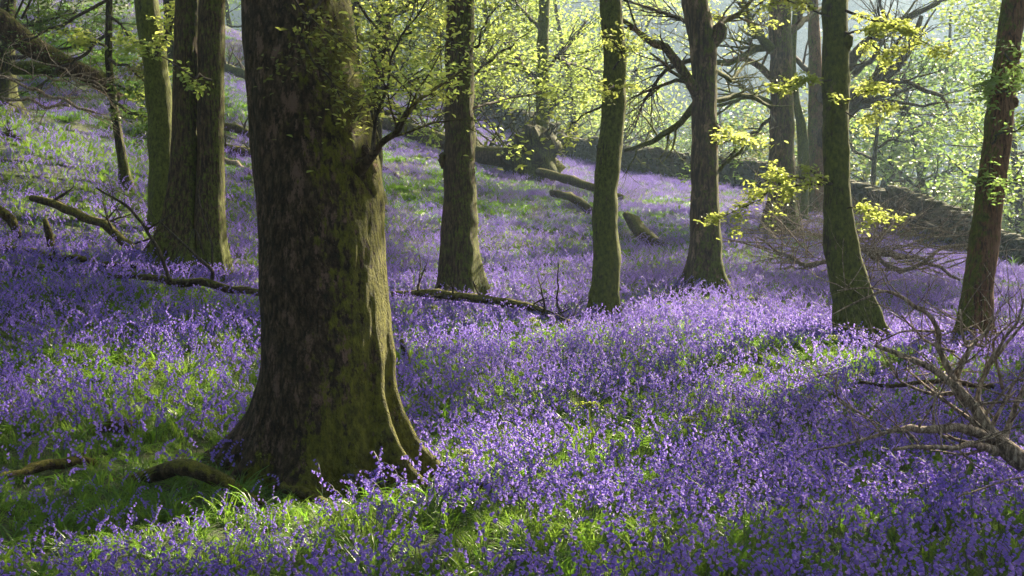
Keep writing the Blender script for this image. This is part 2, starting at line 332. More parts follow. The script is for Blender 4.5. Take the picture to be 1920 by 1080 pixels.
# the big oak in front
T1 = tree('oak_tree', 'massive foreground oak trunk with flaring mossy roots and flaky bark', 'tree',
    [(606,945,6.6,206),(606,850,6.6,214),(604,740,6.6,222),(610,630,6.6,232),(608,540,6.6,232),(604,450,6.6,228),(598,360,6.6,227),(583,240,6.6,224),(566,120,6.6,212),(556,0,6.6,203)], M['oak'],
    lobes=[(-24, .42, .24, 9), (2, .46, .22, 8), (150, .62, .28, 20), (205, .26, .22, 18), (262, .18, .2, 22), (310, .12, .22, 14), (60, .4, .25, 18), (105, .4, .25, 16), (20, .06, 1.2, 25)], sides=200, seed=3, step=.022, rough=.040, ridge=.009, ext=9, sink=.25)
T2 = tree('twin_stemmed_tree', 'thick tree of two fused stems behind the fallen stick on the left', 'tree',
    [(336,520,14,104),(345,440,14,74),(348,350,14,58),(349,250,14,52),(350,120,14,50),(352,0,14,48)], M['brown'], seed=7, sides=64, step=.05, rough=.05, ridge=.006, ext=11)
mb = MB(); c2 = trunk(mb, [(390,520,13.9,70),(392,440,13.9,60),(394,350,13.9,52),(395,250,13.9,50),(396,120,13.9,50),(397,0,13.9,50)], G(390,520,13.9), [(20,.12,.3,20),(-40,.2,.22,14),(-75,.12,.2,14)], sides=48, seed=8, step=.05, rough=.05, ridge=.006, ext=10)
mb.obj('stem', M['brown'], T2['e'])
T3 = tree('leaning_tree', 'mossy tree leaning left close behind the twin stems', 'tree',
    [(308,430,16.5,56),(306,330,16.5,52),(302,220,16.5,49),(290,110,16.5,46),(274,0,16.5,44)], M['mossy'], seed=11, ext=10, step=.08)
T4 = tree('slender_tree', 'slender dark leaning tree on the left slope', 'tree',
    [(238,350,19,22),(228,290,19,18),(215,210,19,15),(203,110,19,14),(205,0,19,12)], M['dark'], seed=13, ext=8, step=.1, sides=14)
T5 = tree('straight_tree', 'straight brown tree standing behind the mossy fallen bough', 'tree',
    [(860,572,16,80),(860,520,16,72),(860,440,16,68),(862,340,16,62),(862,200,16,55),(862,90,16,52),(864,0,16,51)], M['brown'], seed=17, sides=48, ext=12, ridge=.004, step=.06)
T6 = tree('wavy_tree', 'wavy mossy green trunk near the middle with sinuous edges', 'tree',
    [(1131,608,14.3,58),(1134,550,14.3,54),(1138,480,14.3,51),(1134,420,14.3,49),(1136,340,14.3,48),(1147,260,14.3,46),(1152,180,14.3,44),(1152,100,14.3,43),(1145,0,14.3,42)], M['mossy'], seed=19, sides=48, ext=12, ridge=.004, step=.06)
T7 = tree('branching_tree', 'flaky barked tree with side boughs, right of the wavy trunk', 'tree',
    [(1322,552,17.5,70),(1322,500,17.5,60),(1322,420,17.5,55),(1322,330,17.5,53),(1321,240,17.5,50),(1320,150,17.5,45),(1318,70,17.5,52),(1300,0,17.5,50)], M['flaky'], seed=23, sides=48, ext=12, ridge=.006, step=.06)
T8 = tree('dark_tree', 'grey brown tree beyond the dead brush with bent boughs', 'tree',
    [(1465,446,28,60),(1466,380,28,52),(1466,300,28,48),(1466,200,28,44),(1464,100,28,42),(1462,0,28,40)], M['flaky'], seed=29, sides=32, ext=13, ridge=.006, step=.1)
T9 = tree('curved_tree', 'mossy trunk curving at its foot with a pale bare patch', 'tree',
    [(1618,655,12.3,84),(1606,600,12.3,74),(1592,540,12.3,70),(1578,470,12.3,64),(1572,400,12.3,54),(1567,300,12.3,50),(1567,200,12.3,49),(1567,100,12.3,49),(1566,0,12.3,47)], M['mossy'], seed=31, sides=56, ext=12, ridge=.005, step=.05)
T10 = tree('tilted_tree', 'reddish tree tilting right behind the pale dead boughs', 'tree',
    [(1822,675,12.4,64),(1828,600,12.4,56),(1838,500,12.4,55),(1850,420,12.4,53),(1865,300,12.4,52),(1878,180,12.4,49),(1894,60,12.4,46),(1902,0,12.4,44)], M['red'], seed=37, sides=48, ext=12, ridge=.004, step=.06)
T11 = tree('ivy_tree', 'narrow mossy tree rising behind the upturned root plate', 'tree',
    [(1016,300,41,30),(1017,240,41,26),(1017,180,41,23),(1017,100,41,23),(1021,0,41,21)], M['mossy'], seed=41, sides=20, ext=13, rough=.12, step=.15)
T12 = tree('forked_tree', 'dark tree leaning right, just past the big oak\'s right edge', 'tree',
    [(694,300,25,38),(700,230,25,36),(706,150,25,34),(716,70,25,32),(724,0,25,30)], M['dark'], seed=43, sides=20, ext=12, step=.12)
T12b = tree('upright_tree', 'thin dark upright trunk half hidden by the big oak', 'tree',
    [(668,270,30,24),(668,150,30,22),(664,0,30,22)], M['dark'], seed=44, sides=18, ext=13, step=.15)
T13 = tree('crooked_tree', 'thin crooked dark tree just right of the grey brown tree', 'tree',
    [(1506,350,34,22),(1506,290,34,21),(1504,240,34,20),(1492,190,34,15),(1486,120,34,12),(1492,0,34,10)], M['mossy'], seed=47, sides=14, ext=9, step=.15)
T14 = tree('spreading_tree', 'far tree with upswept limbs half behind the curved trunk', 'tree',
    [(1532,370,36,36),(1530,280,36,32),(1530,200,36,28),(1528,100,36,24),(1524,0,36,20)], M['red'], seed=53, sides=20, ext=12, step=.15)
T15 = tree('corner_tree', 'dark trunk cut off by the top left corner', 'tree',
    [(8,150,24,40),(10,80,24,34),(14,20,24,30),(16,0,24,28)], M['dark'], seed=59, sides=16, ext=10, step=.15)
T16 = tree('rear_tree', 'dim trunk seen at the top between the leaning and twin stems', 'tree',
    [(322,110,36,26),(320,40,36,24),(318,0,36,24)], M['dark'], seed=61, sides=14, ext=10, step=.15)
T17 = tree('small_tree', 'small thin trunk behind the wall right of the curved tree', 'tree',
    [(1636,372,44,12),(1638,320,44,10),(1642,270,44,8),(1650,200,44,6)], M['dark'], seed=67, sides=10, ext=11, step=.2)
# unseen trees added out of the picture on the sunny side to shade the slope
SIDE = []
for k, (x, y) in enumerate([(9.5, 9), (14, 15), (12.5, 21), (19, 20), (18, 29), (25, 27), (9.5, 4.5)]):
    b = np.array([x, y, h1(x, y)]); e = thing('woodland_tree', b, 'tall leafy tree beside the slope beyond the right edge', 'tree', 'shade trees right of the clearing')
    mb = MB(); n = 30; zz = np.linspace(-.3, 11, n); cc = np.stack([x + .25 * np.sin(zz * .5 + k), y + .2 * np.cos(zz * .6 + k), b[2] + zz, np.interp(zz, [-.3, .3, 1, 11], [.42, .3, .24, .08])], 1)
    tube(mb, cc[:, :3], cc[:, 3], 14, .08, k); mb.obj('trunk', M['brown'], e); TREES.append(dict(e=e, base=b, c=cc, bark=M['brown'], ext=11, seed=70 + k)); SIDE.append(TREES[-1])

for k, (x, y) in enumerate([(-7.5, 7.5), (-9, 1), (-4, -4), (3, -5), (9, -2), (-13, 14), (-15, 5), (-3, -11), (-17, 22)]):  # unseen trees added so their crowns block sky light and deepen the shade
    b = np.array([x, y, h1(x, y)]); e = thing('woodland_tree', b, 'tall leafy tree outside the picture on the near or left side', 'tree', 'trees round the viewpoint')
    mb = MB(); n = 30; zz = np.linspace(-.3, 10, n); cc = np.stack([x + .25 * np.sin(zz * .5 + k), y + .2 * np.cos(zz * .6 + k), b[2] + zz, np.interp(zz, [-.3, .3, 1, 10], [.42, .3, .24, .08])], 1)
    tube(mb, cc[:, :3], cc[:, 3], 14, .08, k); mb.obj('trunk', M['brown'], e); nr = np.random.default_rng(900 + k); n = 110
    a = nr.uniform(0, 6.28, n); rad = 4.6 * np.sqrt(nr.random(n)); cl = np.stack([x + rad * np.cos(a), y + rad * np.sin(a), b[2] + nr.uniform(5.5, 10.5, n)], 1); qx, qy, qd = proj(cl); cl = cl[~((qd > 0) & (qy > -90) & (qx > -60) & (qx < 1980))]
    lf = MB(); leaves(lf, np.repeat(cl, 50, 0) + nr.normal(size=(len(cl) * 50, 3)) * .42, .16, nr, .5, .62); lf.obj('crown', M['leafgreen'], e); bb = MB()
    for q in cl[:12]: z0 = np.clip(q[2] - 2, b[2] + 4.5, b[2] + 9.5); a0 = axis_at(cc, z0); limb(bb, [list(a0[:3]) + [.07], list((a0[:3] + q) / 2 + np.array([0, 0, .3])) + [.045], list(q) + [.02]], ns=6, wob=.2, seed=k)
    if bb.n: bb.obj('branch', M['brown'], e)

for k, (px, D) in enumerate([(520, 50), (610, 45), (370, 50), (560, 40)]):  # trees added out of sight to carry crowns that darken the upper left slope
    p = P(px, 100, D); x, y = p[0], p[1]; b = np.array([x, y, h1(x, y)]); e = thing('woodland_tree', b, ['tall tree on the upper slope hidden right behind the big oak', 'tree on the slope standing behind the oak\'s right half', 'tall tree at the crest hidden behind the twin stems', 'slope tree behind the middle of the big oak'][k], 'tree')
    mb = MB(); n = 30; zz = np.linspace(-.3, 12, n); cc = np.stack([x + 0 * zz, y + 0 * zz, b[2] + zz, np.interp(zz, [-.3, .3, 1, 12], [.4, .3, .24, .08])], 1)
    tube(mb, cc[:, :3], cc[:, 3], 14, .08, k); mb.obj('trunk', M['brown'], e); TREES.append(dict(e=e, base=b, c=cc, bark=M['brown'], ext=12, seed=90 + k))

# ---------------------------------------------------------------- canopy overhead, opened where the photograph's sun patches lie
LIT = [([(730,585),(1000,580),(1250,560),(1560,585),(1590,640),(1500,700),(1250,705),(1100,690),(740,700)], .97),
       ([(120,1140),(560,965),(660,925),(830,920),(1220,945),(1200,1150)], .97),
       ([(0,600),(495,640),(495,830),(330,880),(0,810)], .92),
       ([(740,700),(1050,700),(1330,800),(1250,960),(830,940)], .88),
       ([(720,380),(1000,440),(1110,560),(740,570)], .92),
       ([(-50,190),(200,200),(300,460),(-50,470)], .9),
       ([(420,80),(720,190),(1100,300),(1100,350),(700,330),(420,330)], .85),
       ([(1150,320),(1440,370),(1560,430),(1400,460),(1180,420)], .9),
       ([(1690,600),(1960,560),(1960,660),(1700,720)], .7), ([(1500,690),(1920,720),(1920,800),(1500,760)], .55)]
def inpoly(x, y, poly):
    r = np.zeros(x.shape, bool); n = len(poly)
    for i in range(n):
        x1, y1 = poly[i]; x2, y2 = poly[(i + 1) % n]
        c = ((y1 > y) != (y2 > y)) & (x < (x2 - x1) * (y - y1) / (y2 - y1 + 1e-9) + x1); r ^= c
    return r
def shades(p):                              # would a thing at p darken one of the sun patches
    t = 5 / SUN[2]
    for _ in range(4):
        g = p - SUN * t; t += (g[2] - h1(g[0], g[1])) / SUN[2] * .8
    g = p - SUN * t; a, b, D = proj(g); return any(inpoly(np.array([a]), np.array([b]), pl)[0] and pr > .85 for pl, pr in LIT)
rg = np.random.default_rng(5)
NG = 8000
gyy = rg.uniform(1, 50, NG) ; gxx = rg.uniform(-1, 1, NG) * (.5 * gyy + 3.5); gzz = H(gxx, gyy)
ppx, ppy, _ = proj(np.stack([gxx, gyy, gzz], 1))
keep = np.ones(NG, bool)
for poly, pr in LIT: keep &= ~(inpoly(ppx, ppy, poly) & (rg.random(NG) < pr))
keep &= (n2(gxx, gyy, 3.0, 21, 2) + .45 > rg.uniform(-.55, .5, NG))
hh = rg.uniform(5.5, 12, NG); C = np.stack([gxx, gyy, gzz], 1) + SUN * (hh / SUN[2])[:, None]
cx, cy_, cD = proj(C); keep &= ~((cD > 0) & (cy_ > -60) & (cx > -60) & (cx < 1980))
for tr, pr in ((T1, 1), (T2, .9), (T5, .8), (T6, 1), (T7, .8), (T9, .9), (T10, .7), (T3, .7)):   # sun reaches the right-hand flank of these stems
    for zz in np.arange(.1, 3.6, .35):
        a = axis_at(tr['c'], tr['base'][2] + zz); s0 = a[:3] + np.array([a[3], 0, 0]); v = C - s0; dd = np.linalg.norm(v - (v @ SUN)[:, None] * SUN, axis=1); keep &= ~((dd < .62) & (rg.random(NG) < pr))
for a_, b_ in ((1770,620),(1830,770),(1890,850),(1700,570),(1850,690),(1800,740),(1620,560)):   # and the dead bough
    s0 = P(a_, b_, 6.1); v = C - s0; dd = np.linalg.norm(v - (v @ SUN)[:, None] * SUN, axis=1); keep &= ~((dd < .4) & (rg.random(NG) < .9))
C = C[keep]; own = [[] for _ in TREES]
axis = np.array([tr['c'][-1][:2] if False else tr['base'][:2] for tr in TREES])
d = np.linalg.norm(C[:, None, :2] - axis[None], axis=2); near = d.argmin(1); ok = d[np.arange(len(C)), near] < 7.5
for cpos, k in zip(C[ok], near[ok]): own[k].append(cpos)
for tr, cl in zip(TREES, own):
    rng = random.Random(tr['seed']); nr = np.random.default_rng(tr['seed']); mb = MB(); lf = MB(); cl = np.array(cl) if cl else np.zeros((0, 3))
    if tr['ext'] is None: continue
    if len(cl) < 6:                         # trees whose shade falls outside the picture still wear a crown
        k = 18; a = nr.uniform(0, 6.28, k); rad = nr.uniform(.6, 2.8, k); zt = tr['base'][2] + tr['ext'] * nr.uniform(.72, 1.15, k)
        cl2 = np.stack([tr['c'][-1][0] + rad * np.cos(a), tr['c'][-1][1] + rad * np.sin(a), zt], 1); qx, qy, qd = proj(cl2); cl2 = cl2[(qy < -80)]; cl = np.r_[cl, cl2[[not shades(p_) for p_ in cl2]]] if len(cl2) else cl
        if not len(cl): continue
    zb = tr['c'][-1][2]; idx = nr.permutation(len(cl))[:14]
    for j in idx:
        if shades((cl[j] + 2 * tr['c'][-1][:3]) / 3) or shades(cl[j]): continue
        tgt = cl[j]; hd = np.linalg.norm(tgt[:2] - tr['c'][-1][:2]); z0 = np.clip(tgt[2] - hd * .7 - .5, tr['base'][2] + 4.6 + .05 * tr['base'][1], zb - .2); a0 = axis_at(tr['c'], z0)
        mid = (a0[:3] + tgt) / 2 + np.array([0, 0, .35]); q = limb(mb, [list(a0[:3]) + [a0[3] * .45], list(mid) + [a0[3] * .28], list(tgt) + [.02]], ns=6, wob=.25, seed=j)
    mb.obj('branch', tr['bark'], tr['e']) if mb.n else None
    k = 50; cc = np.repeat(cl, k, 0) + nr.normal(size=(len(cl) * k, 3)) * np.array([.42, .42, .28]); leaves(lf, cc, .15, nr, .5, .6); lf.obj('crown', M['leaf'], tr['e'])
print('canopy clumps', int(ok.sum()), [len(o) for o in own])

# ---------------------------------------------------------------- boughs and sprays seen in the picture
def start_on(tr, px, py):                   # pixel on a trunk -> depth of that trunk
    return tr['e'].location[1] / cp_
def bough(tr, rows, m=None, twigs=0, tl=.6, lvl=1, lfm=None, size=.05, per=3, seed=0, up=.03, spread=.05, name='branch', crown=None, kids=(2, 4)):
    """rows in pixels; twigs sprout from it; leaves go to one crown mesh"""
    e = tr['e']; rng = random.Random(seed); mb = MB(); q = limb(mb, PL(*rows), wob=.04 if len(rows) > 3 else .08, seed=seed); tips = []
    for _ in range(twigs):
        k = rng.randint(len(q) // 5, len(q) - 1); d = q[min(k + 1, len(q) - 1), :3] - q[k - 1, :3]; d /= np.linalg.norm(d) + 1e-9
        dd = d + np.array([rng.gauss(0, .55), rng.gauss(0, .55), rng.gauss(.05, .45 if tl > .5 else .12)]); grow(mb, rng, q[k, :3], dd, tl * rng.uniform(.5, 1.2), max(q[k, 3] * .45, .003), lvl, tips, up if tl > .3 else .0, (25, 60) if tl > .3 else (15, 38), kids, .16 if tl > .3 else .1)
    mb.obj(name, m or tr['bark'], e)
    if lfm:
        nr = np.random.default_rng(seed); tips = tips + list(q[len(q) * 2 // 3:, :3]); lf = MB() if crown is None else crown; leaves(lf, tufts(tips, nr, per, spread), size, nr, .4, .52)
        if crown is None: lf.obj('foliage', M[lfm], e)
# oak: the burr with its bough, and the sprigs over the bark
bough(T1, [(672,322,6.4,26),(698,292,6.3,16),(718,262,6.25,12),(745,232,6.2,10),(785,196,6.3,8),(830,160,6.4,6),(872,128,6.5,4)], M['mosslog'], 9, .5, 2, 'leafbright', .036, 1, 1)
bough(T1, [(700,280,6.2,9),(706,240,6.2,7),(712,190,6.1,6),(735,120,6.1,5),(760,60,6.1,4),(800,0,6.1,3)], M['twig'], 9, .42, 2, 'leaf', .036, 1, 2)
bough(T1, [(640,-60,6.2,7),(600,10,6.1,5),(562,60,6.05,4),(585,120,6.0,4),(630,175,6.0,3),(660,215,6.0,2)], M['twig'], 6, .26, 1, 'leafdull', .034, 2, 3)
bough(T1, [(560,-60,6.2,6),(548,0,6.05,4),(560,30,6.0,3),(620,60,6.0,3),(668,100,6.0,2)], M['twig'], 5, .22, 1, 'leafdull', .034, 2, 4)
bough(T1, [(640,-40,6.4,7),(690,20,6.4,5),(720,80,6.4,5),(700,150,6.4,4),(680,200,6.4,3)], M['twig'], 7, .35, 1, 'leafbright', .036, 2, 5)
mb = MB()
for k, (a, b, rr) in enumerate([(672,330,.11),(688,305,.055),(655,350,.08)]):
    pc = P(a, b, 6.50); th = np.linspace(0, 2*np.pi, 18, endpoint=False); ph = np.linspace(0.02, np.pi-.02, 12)
    u = np.stack([np.outer(np.sin(ph), np.cos(th)), np.outer(np.sin(ph), np.sin(th)), np.outer(np.cos(ph), np.ones(18))], -1); u = u * (1 + .25 * fbm(u * 2.2, k, 3))[..., None]
    mb.add((pc + u * rr * np.array([1, 1, 1.5])).reshape(-1, 3), ringfaces(12, 18))
mb.obj('burr', M['oak'], T1['e'])
# roots of the oak
mb = MB(); 
def groundlimb(mb, rows, dz, seed=0, ns=10, wob=.03, rough=.15):
    pts = []
    for (a, b, D, wd), z in zip(rows, dz):
        g = G(a, b, D); pts.append([g[0], g[1], g[2] + z, wd / 2 * D / F])
    return limb(mb, pts, ns=ns, wob=wob, seed=seed, rough=rough)
limb(mb, PL((150,925,6.3,16),(235,905,6.3,24),(290,895,6.25,30),(340,872,6.1,32),(385,876,6.05,32),(425,903,6.05,30),(455,940,6.0,28),(520,960,6.0,22)), ns=14, wob=.02, seed=4)
mb.obj('root', M['mosslog'], T1['e'])
mb = MB(); groundlimb(mb, [(560,925,6.4,26),(520,935,6.2,28),(585,960,6.1,24),(650,975,6.0,16)], [.05,.03,.03,-.02], 6); mb.obj('root', M['mosslog'], T1['e'])
mb = MB(); groundlimb(mb, [(790,930,6.35,26),(850,942,6.3,16),(930,950,6.3,12),(990,955,6.35,8)], [.05,.04,.06,.04], 7); mb.obj('root', M['mosslog'], T1['e'])
# left: lit sprays round the slender tree
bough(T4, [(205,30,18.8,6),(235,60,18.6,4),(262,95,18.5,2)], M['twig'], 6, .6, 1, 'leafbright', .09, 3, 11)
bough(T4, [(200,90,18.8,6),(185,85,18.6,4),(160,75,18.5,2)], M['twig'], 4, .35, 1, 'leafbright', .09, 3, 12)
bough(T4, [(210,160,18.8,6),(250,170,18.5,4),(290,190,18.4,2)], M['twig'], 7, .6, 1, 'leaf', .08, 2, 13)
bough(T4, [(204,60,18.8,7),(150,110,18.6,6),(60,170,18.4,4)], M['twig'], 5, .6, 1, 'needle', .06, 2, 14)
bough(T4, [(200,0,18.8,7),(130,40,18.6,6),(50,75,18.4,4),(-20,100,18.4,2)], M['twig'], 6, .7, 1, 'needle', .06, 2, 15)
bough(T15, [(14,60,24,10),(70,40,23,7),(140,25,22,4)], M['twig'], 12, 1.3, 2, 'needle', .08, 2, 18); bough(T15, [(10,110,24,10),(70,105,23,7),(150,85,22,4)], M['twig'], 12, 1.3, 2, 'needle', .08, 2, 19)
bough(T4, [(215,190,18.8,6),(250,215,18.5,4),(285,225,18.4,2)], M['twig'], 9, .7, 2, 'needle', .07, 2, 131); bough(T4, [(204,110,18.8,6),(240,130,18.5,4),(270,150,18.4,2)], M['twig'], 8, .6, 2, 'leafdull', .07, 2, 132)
bough(T3, [(290,110,16.3,8),(305,70,16,6),(325,40,15.8,4)], M['twig'], 5, .4, 1, 'leafbright', .08, 3, 16)
bough(T2, [(395,150,13.6,6),(350,130,13.3,4),(300,105,13.2,2)], M['twig'], 4, .35, 1, 'leaf', .07, 3, 17)
# forked tree behind the oak: dense young leaves between oak and straight tree
for k, rows in enumerate([[(712,110,25,12),(760,70,24,8),(810,20,23.5,5)],[(704,170,25,10),(750,160,24,7),(810,140,23.5,4)],[(720,40,25,12),(770,10,24,8),(830,-30,23.5,5)],[(702,200,25,9),(740,215,24.5,6),(800,205,24,3)]]):
    bough(T12, rows, M['twig'], 9, 1.5, 2, 'leaf' if k % 2 else 'leafbright', .10, 2, 20 + k, spread=.12)
for k, rows in enumerate([[(863,170,16,6),(905,120,16.5,5),(960,85,17,3),(1005,50,17.5,2)],[(862,120,16,5),(900,60,16,4),(935,10,16,2)],[(880,205,16,6),(930,190,16.6,5),(985,180,17,3),(1040,160,17.5,2)],[(856,120,15.8,5),(870,95,15.2,4),(845,70,15,2)]]):
    bough(T5, rows, M['twig'], 10, .9, 2, 'leaf', .07, 1, 30 + k, spread=.06)
for k, rows in enumerate([[(1150,190,14.2,5),(1110,205,14.4,4),(1060,250,14.8,2)],[(1150,130,14,4),(1165,105,13.8,3),(1150,80,13.7,2)],[(1150,160,14,3),(1140,175,13.8,2),(1128,180,13.7,2)]]):
    bough(T6, rows, M['twig'], 5, .4, 1, 'leafbright', .055, 2, 40 + k)
# branching tree: its boughs
bough(T7, [(1312,185,17.5,24),(1292,150,17.3,20),(1268,115,17.2,17),(1240,88,17.1,16),(1205,68,17.0,13),(1172,40,16.9,9),(1140,20,16.9,6)], None, 6, .8, 2, seed=50)
bough(T7, [(1304,195,17.6,16),(1280,225,18,13),(1240,258,18.2,12),(1205,272,18.4,9),(1172,282,18.6,6)], M['mossy'], 5, .7, 2, seed=51)
bough(T7, [(1336,60,17.6,16),(1365,35,17.9,12),(1400,15,18.2,8),(1420,-10,18.4,6)], None, 5, .8, 2, 'leafbright', .07, 1, 52)
bough(T7, [(1338,190,17.6,10),(1375,180,18,9),(1410,182,18.2,9),(1440,198,18.3,6)], M['mossy'], 5, .6, 2, seed=53)
bough(T7, [(1342,325,17.5,7),(1368,300,17.4,7),(1388,285,17.3,6),(1398,262,17.2,4)], M['mossy'], 3, .3, 1, seed=54)
bough(T7, [(1345,270,17.4,4),(1400,262,17,3),(1450,238,16.8,2)], M['deadwood'], 4, .3, 1, seed=55)
bough(T7, [(1346,258,17.2,4),(1370,250,16.8,3),(1392,262,16.6,2)], M['twig'], 6, .26, 1, 'leafbright', .07, 3, 56)
bough(T7, [(1300,110,17.6,10),(1250,130,18.4,8),(1210,180,19,5),(1190,240,19.2,3)], M['twig'], 24, 1.0, 3, seed=57, up=-.03)
bough(T7, [(1335,100,17.6,10),(1290,40,18.4,8),(1230,20,19,6),(1170,0,19.2,4)], M['twig'], 14, .9, 2, seed=58)
bough(T7, [(1338,130,17.6,10),(1370,150,18.4,8),(1400,120,19,5),(1430,110,19.2,3)], M['mossy'], 12, .8, 2, seed=59)
bough(T7, [(1330,75,17.5,40),(1343,60,17.4,30),(1352,46,17.3,14)], None, 0, seed=590); bough(T7, [(1335,240,17.5,34),(1346,238,17.4,16)], None, 0, seed=591)
bough(T10, [(1885,110,12.4,34),(1904,104,12.3,22),(1912,98,12.3,10)], None, 0, seed=592); bough(T10, [(1880,200,12.4,30),(1903,186,12.3,12)], None, 0, seed=593); bough(T9, [(1575,85,12.3,40),(1592,66,12.2,18)], None, 0, seed=594)
bough(T6, [(1150,95,14.3,30),(1172,88,14.2,12)], None, 0, seed=595); bough(T5, [(850,300,16,40),(832,290,15.9,14)], None, 0, seed=596); bough(T9, [(1590,560,12.3,60),(1606,540,12.1,20)], None, 0, seed=597)
# grey brown tree with bent boughs
bough(T8, [(1450,95,28,20),(1425,70,27.5,17),(1412,45,27.2,14),(1402,22,27,12),(1385,5,27,8)], M['mossy'], 4, 1.2, 2, seed=60)
bough(T8, [(1452,85,28,18),(1420,92,28,14),(1395,105,28,12),(1360,122,28,9),(1330,115,28,6)], M['mossy'], 8, 1.4, 3, seed=61)
bough(T8, [(1452,150,28,14),(1420,120,28,12),(1390,108,28,10),(1352,122,28,6)], None, 6, 1.3, 3, seed=62)
bough(T8, [(1450,200,28,16),(1420,182,28,13),(1380,178,28,11),(1348,190,28,8)], M['mossy'], 8, 1.3, 3, seed=63)
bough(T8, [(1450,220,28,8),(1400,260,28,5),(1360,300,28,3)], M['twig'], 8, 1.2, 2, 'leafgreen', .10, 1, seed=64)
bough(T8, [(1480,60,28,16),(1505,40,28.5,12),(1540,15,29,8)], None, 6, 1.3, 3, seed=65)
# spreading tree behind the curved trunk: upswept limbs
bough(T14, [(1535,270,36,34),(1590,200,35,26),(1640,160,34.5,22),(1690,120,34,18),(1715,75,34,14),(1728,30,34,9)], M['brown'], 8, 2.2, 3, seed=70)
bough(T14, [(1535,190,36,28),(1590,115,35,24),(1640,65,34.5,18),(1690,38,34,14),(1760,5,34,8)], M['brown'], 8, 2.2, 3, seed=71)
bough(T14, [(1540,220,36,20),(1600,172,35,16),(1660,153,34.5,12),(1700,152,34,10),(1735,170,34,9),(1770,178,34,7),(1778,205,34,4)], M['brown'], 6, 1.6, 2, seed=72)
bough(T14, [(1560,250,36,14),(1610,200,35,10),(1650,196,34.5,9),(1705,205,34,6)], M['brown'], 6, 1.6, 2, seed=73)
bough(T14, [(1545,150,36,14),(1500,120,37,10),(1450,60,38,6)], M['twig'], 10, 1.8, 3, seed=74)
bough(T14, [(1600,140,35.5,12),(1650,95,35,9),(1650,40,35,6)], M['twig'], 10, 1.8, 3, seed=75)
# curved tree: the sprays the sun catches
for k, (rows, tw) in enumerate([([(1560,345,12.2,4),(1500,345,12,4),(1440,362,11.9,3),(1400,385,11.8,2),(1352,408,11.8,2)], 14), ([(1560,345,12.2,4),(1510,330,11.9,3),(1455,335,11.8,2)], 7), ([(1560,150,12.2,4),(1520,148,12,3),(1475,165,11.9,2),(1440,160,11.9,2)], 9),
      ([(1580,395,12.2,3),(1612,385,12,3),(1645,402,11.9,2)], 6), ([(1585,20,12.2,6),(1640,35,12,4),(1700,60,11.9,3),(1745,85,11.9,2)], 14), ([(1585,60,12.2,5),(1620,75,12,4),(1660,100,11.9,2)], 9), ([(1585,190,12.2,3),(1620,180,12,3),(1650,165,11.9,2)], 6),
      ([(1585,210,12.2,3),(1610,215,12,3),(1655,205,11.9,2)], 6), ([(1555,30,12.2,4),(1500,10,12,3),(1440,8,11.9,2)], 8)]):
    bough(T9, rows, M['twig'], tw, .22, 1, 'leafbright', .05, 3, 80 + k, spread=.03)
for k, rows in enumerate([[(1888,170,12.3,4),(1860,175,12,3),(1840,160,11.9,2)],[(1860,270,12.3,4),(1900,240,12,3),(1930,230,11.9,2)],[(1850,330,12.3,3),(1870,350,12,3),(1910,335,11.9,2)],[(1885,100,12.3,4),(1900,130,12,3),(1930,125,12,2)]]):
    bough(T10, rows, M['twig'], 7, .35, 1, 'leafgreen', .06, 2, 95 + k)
bough(T11, [(1020,235,41,14),(1035,200,41,10),(1050,190,41,5)], M['twig'], 8, 1.5, 2, 'leaf', .12, 2, 101, spread=.15)
for k, rows in enumerate([[(1016,180,41,8),(980,120,42,6),(930,60,43,4)],[(1018,140,41,8),(1060,90,42,6),(1100,40,43,4)],[(1018,100,41,8),(1070,120,42,6),(1110,130,43,4)],[(1016,150,41,8),(970,120,42,6),(905,110,43,4)],[(1018,60,41,8),(980,20,42,6),(950,-20,43,4)]]):
    bough(T11, rows, M['twig'], 8, 2.2, 2, 'leaf', .14, 1, 102 + k, spread=.25)
bough(T17, [(1640,280,44,6),(1690,250,44,4),(1740,230,44,3)], M['twig'], 8, 1.8, 2, 'leafgreen', .14, 1, 110, spread=.2)
bough(T17, [(1638,300,44,6),(1600,280,44,4),(1580,240,44,3)], M['twig'], 8, 1.8, 2, 'leafgreen', .14, 1, 111, spread=.2)

# ---------------------------------------------------------------- trees beyond the crest and the wall
def bgtree(seed, hgt, lm, leaf=.17, nl=5200, low=.16):
    rng = random.Random(seed); nr = np.random.default_rng(seed); tb = MB(); lf = MB(); tips = []
    pts = [np.array([0, 0, -1.0])]; dd = np.array([0, 0, 1.])
    for i in range(14):
        dd = dd + np.array([rng.gauss(0, .08), rng.gauss(0, .08), .1]); dd /= np.linalg.norm(dd); pts.append(pts[-1] + dd * hgt / 14)
    pts = np.array(pts); rr = np.linspace(hgt * .02, .03, 15); tube(tb, pts, rr, 10, .08, seed)
    for _ in range(26):
        f = rng.uniform(low, .97); k = int(f * 14); a = rng.uniform(0, 6.28); L = hgt * .42 * (1 - .62 * f) * rng.uniform(.7, 1.2)
        grow(tb, rng, pts[k], (math.cos(a), math.sin(a), rng.uniform(.0, .5)), L, rr[k] * .42, 2, tips, .03, (25, 55), (3, 5), .15, (3, 4, 5, 6))
    tips = np.array(tips); sel = tips[nr.integers(0, len(tips), nl)]; c = sel + nr.normal(size=sel.shape) * np.array([.28, .28, .16]); leaves(lf, c, leaf, nr, .5, .6)
    return tb.mesh('trunk', M['dark']), lf.mesh('crown', M[lm])
KIND = [bgtree(201, 11, 'farspring'), bgtree(202, 13, 'leaf'), bgtree(203, 10, 'fargreen'), bgtree(204, 12, 'farspring', .18, 6500, .1), bgtree(205, 9, 'leafdull', .16, 5000, .1)]
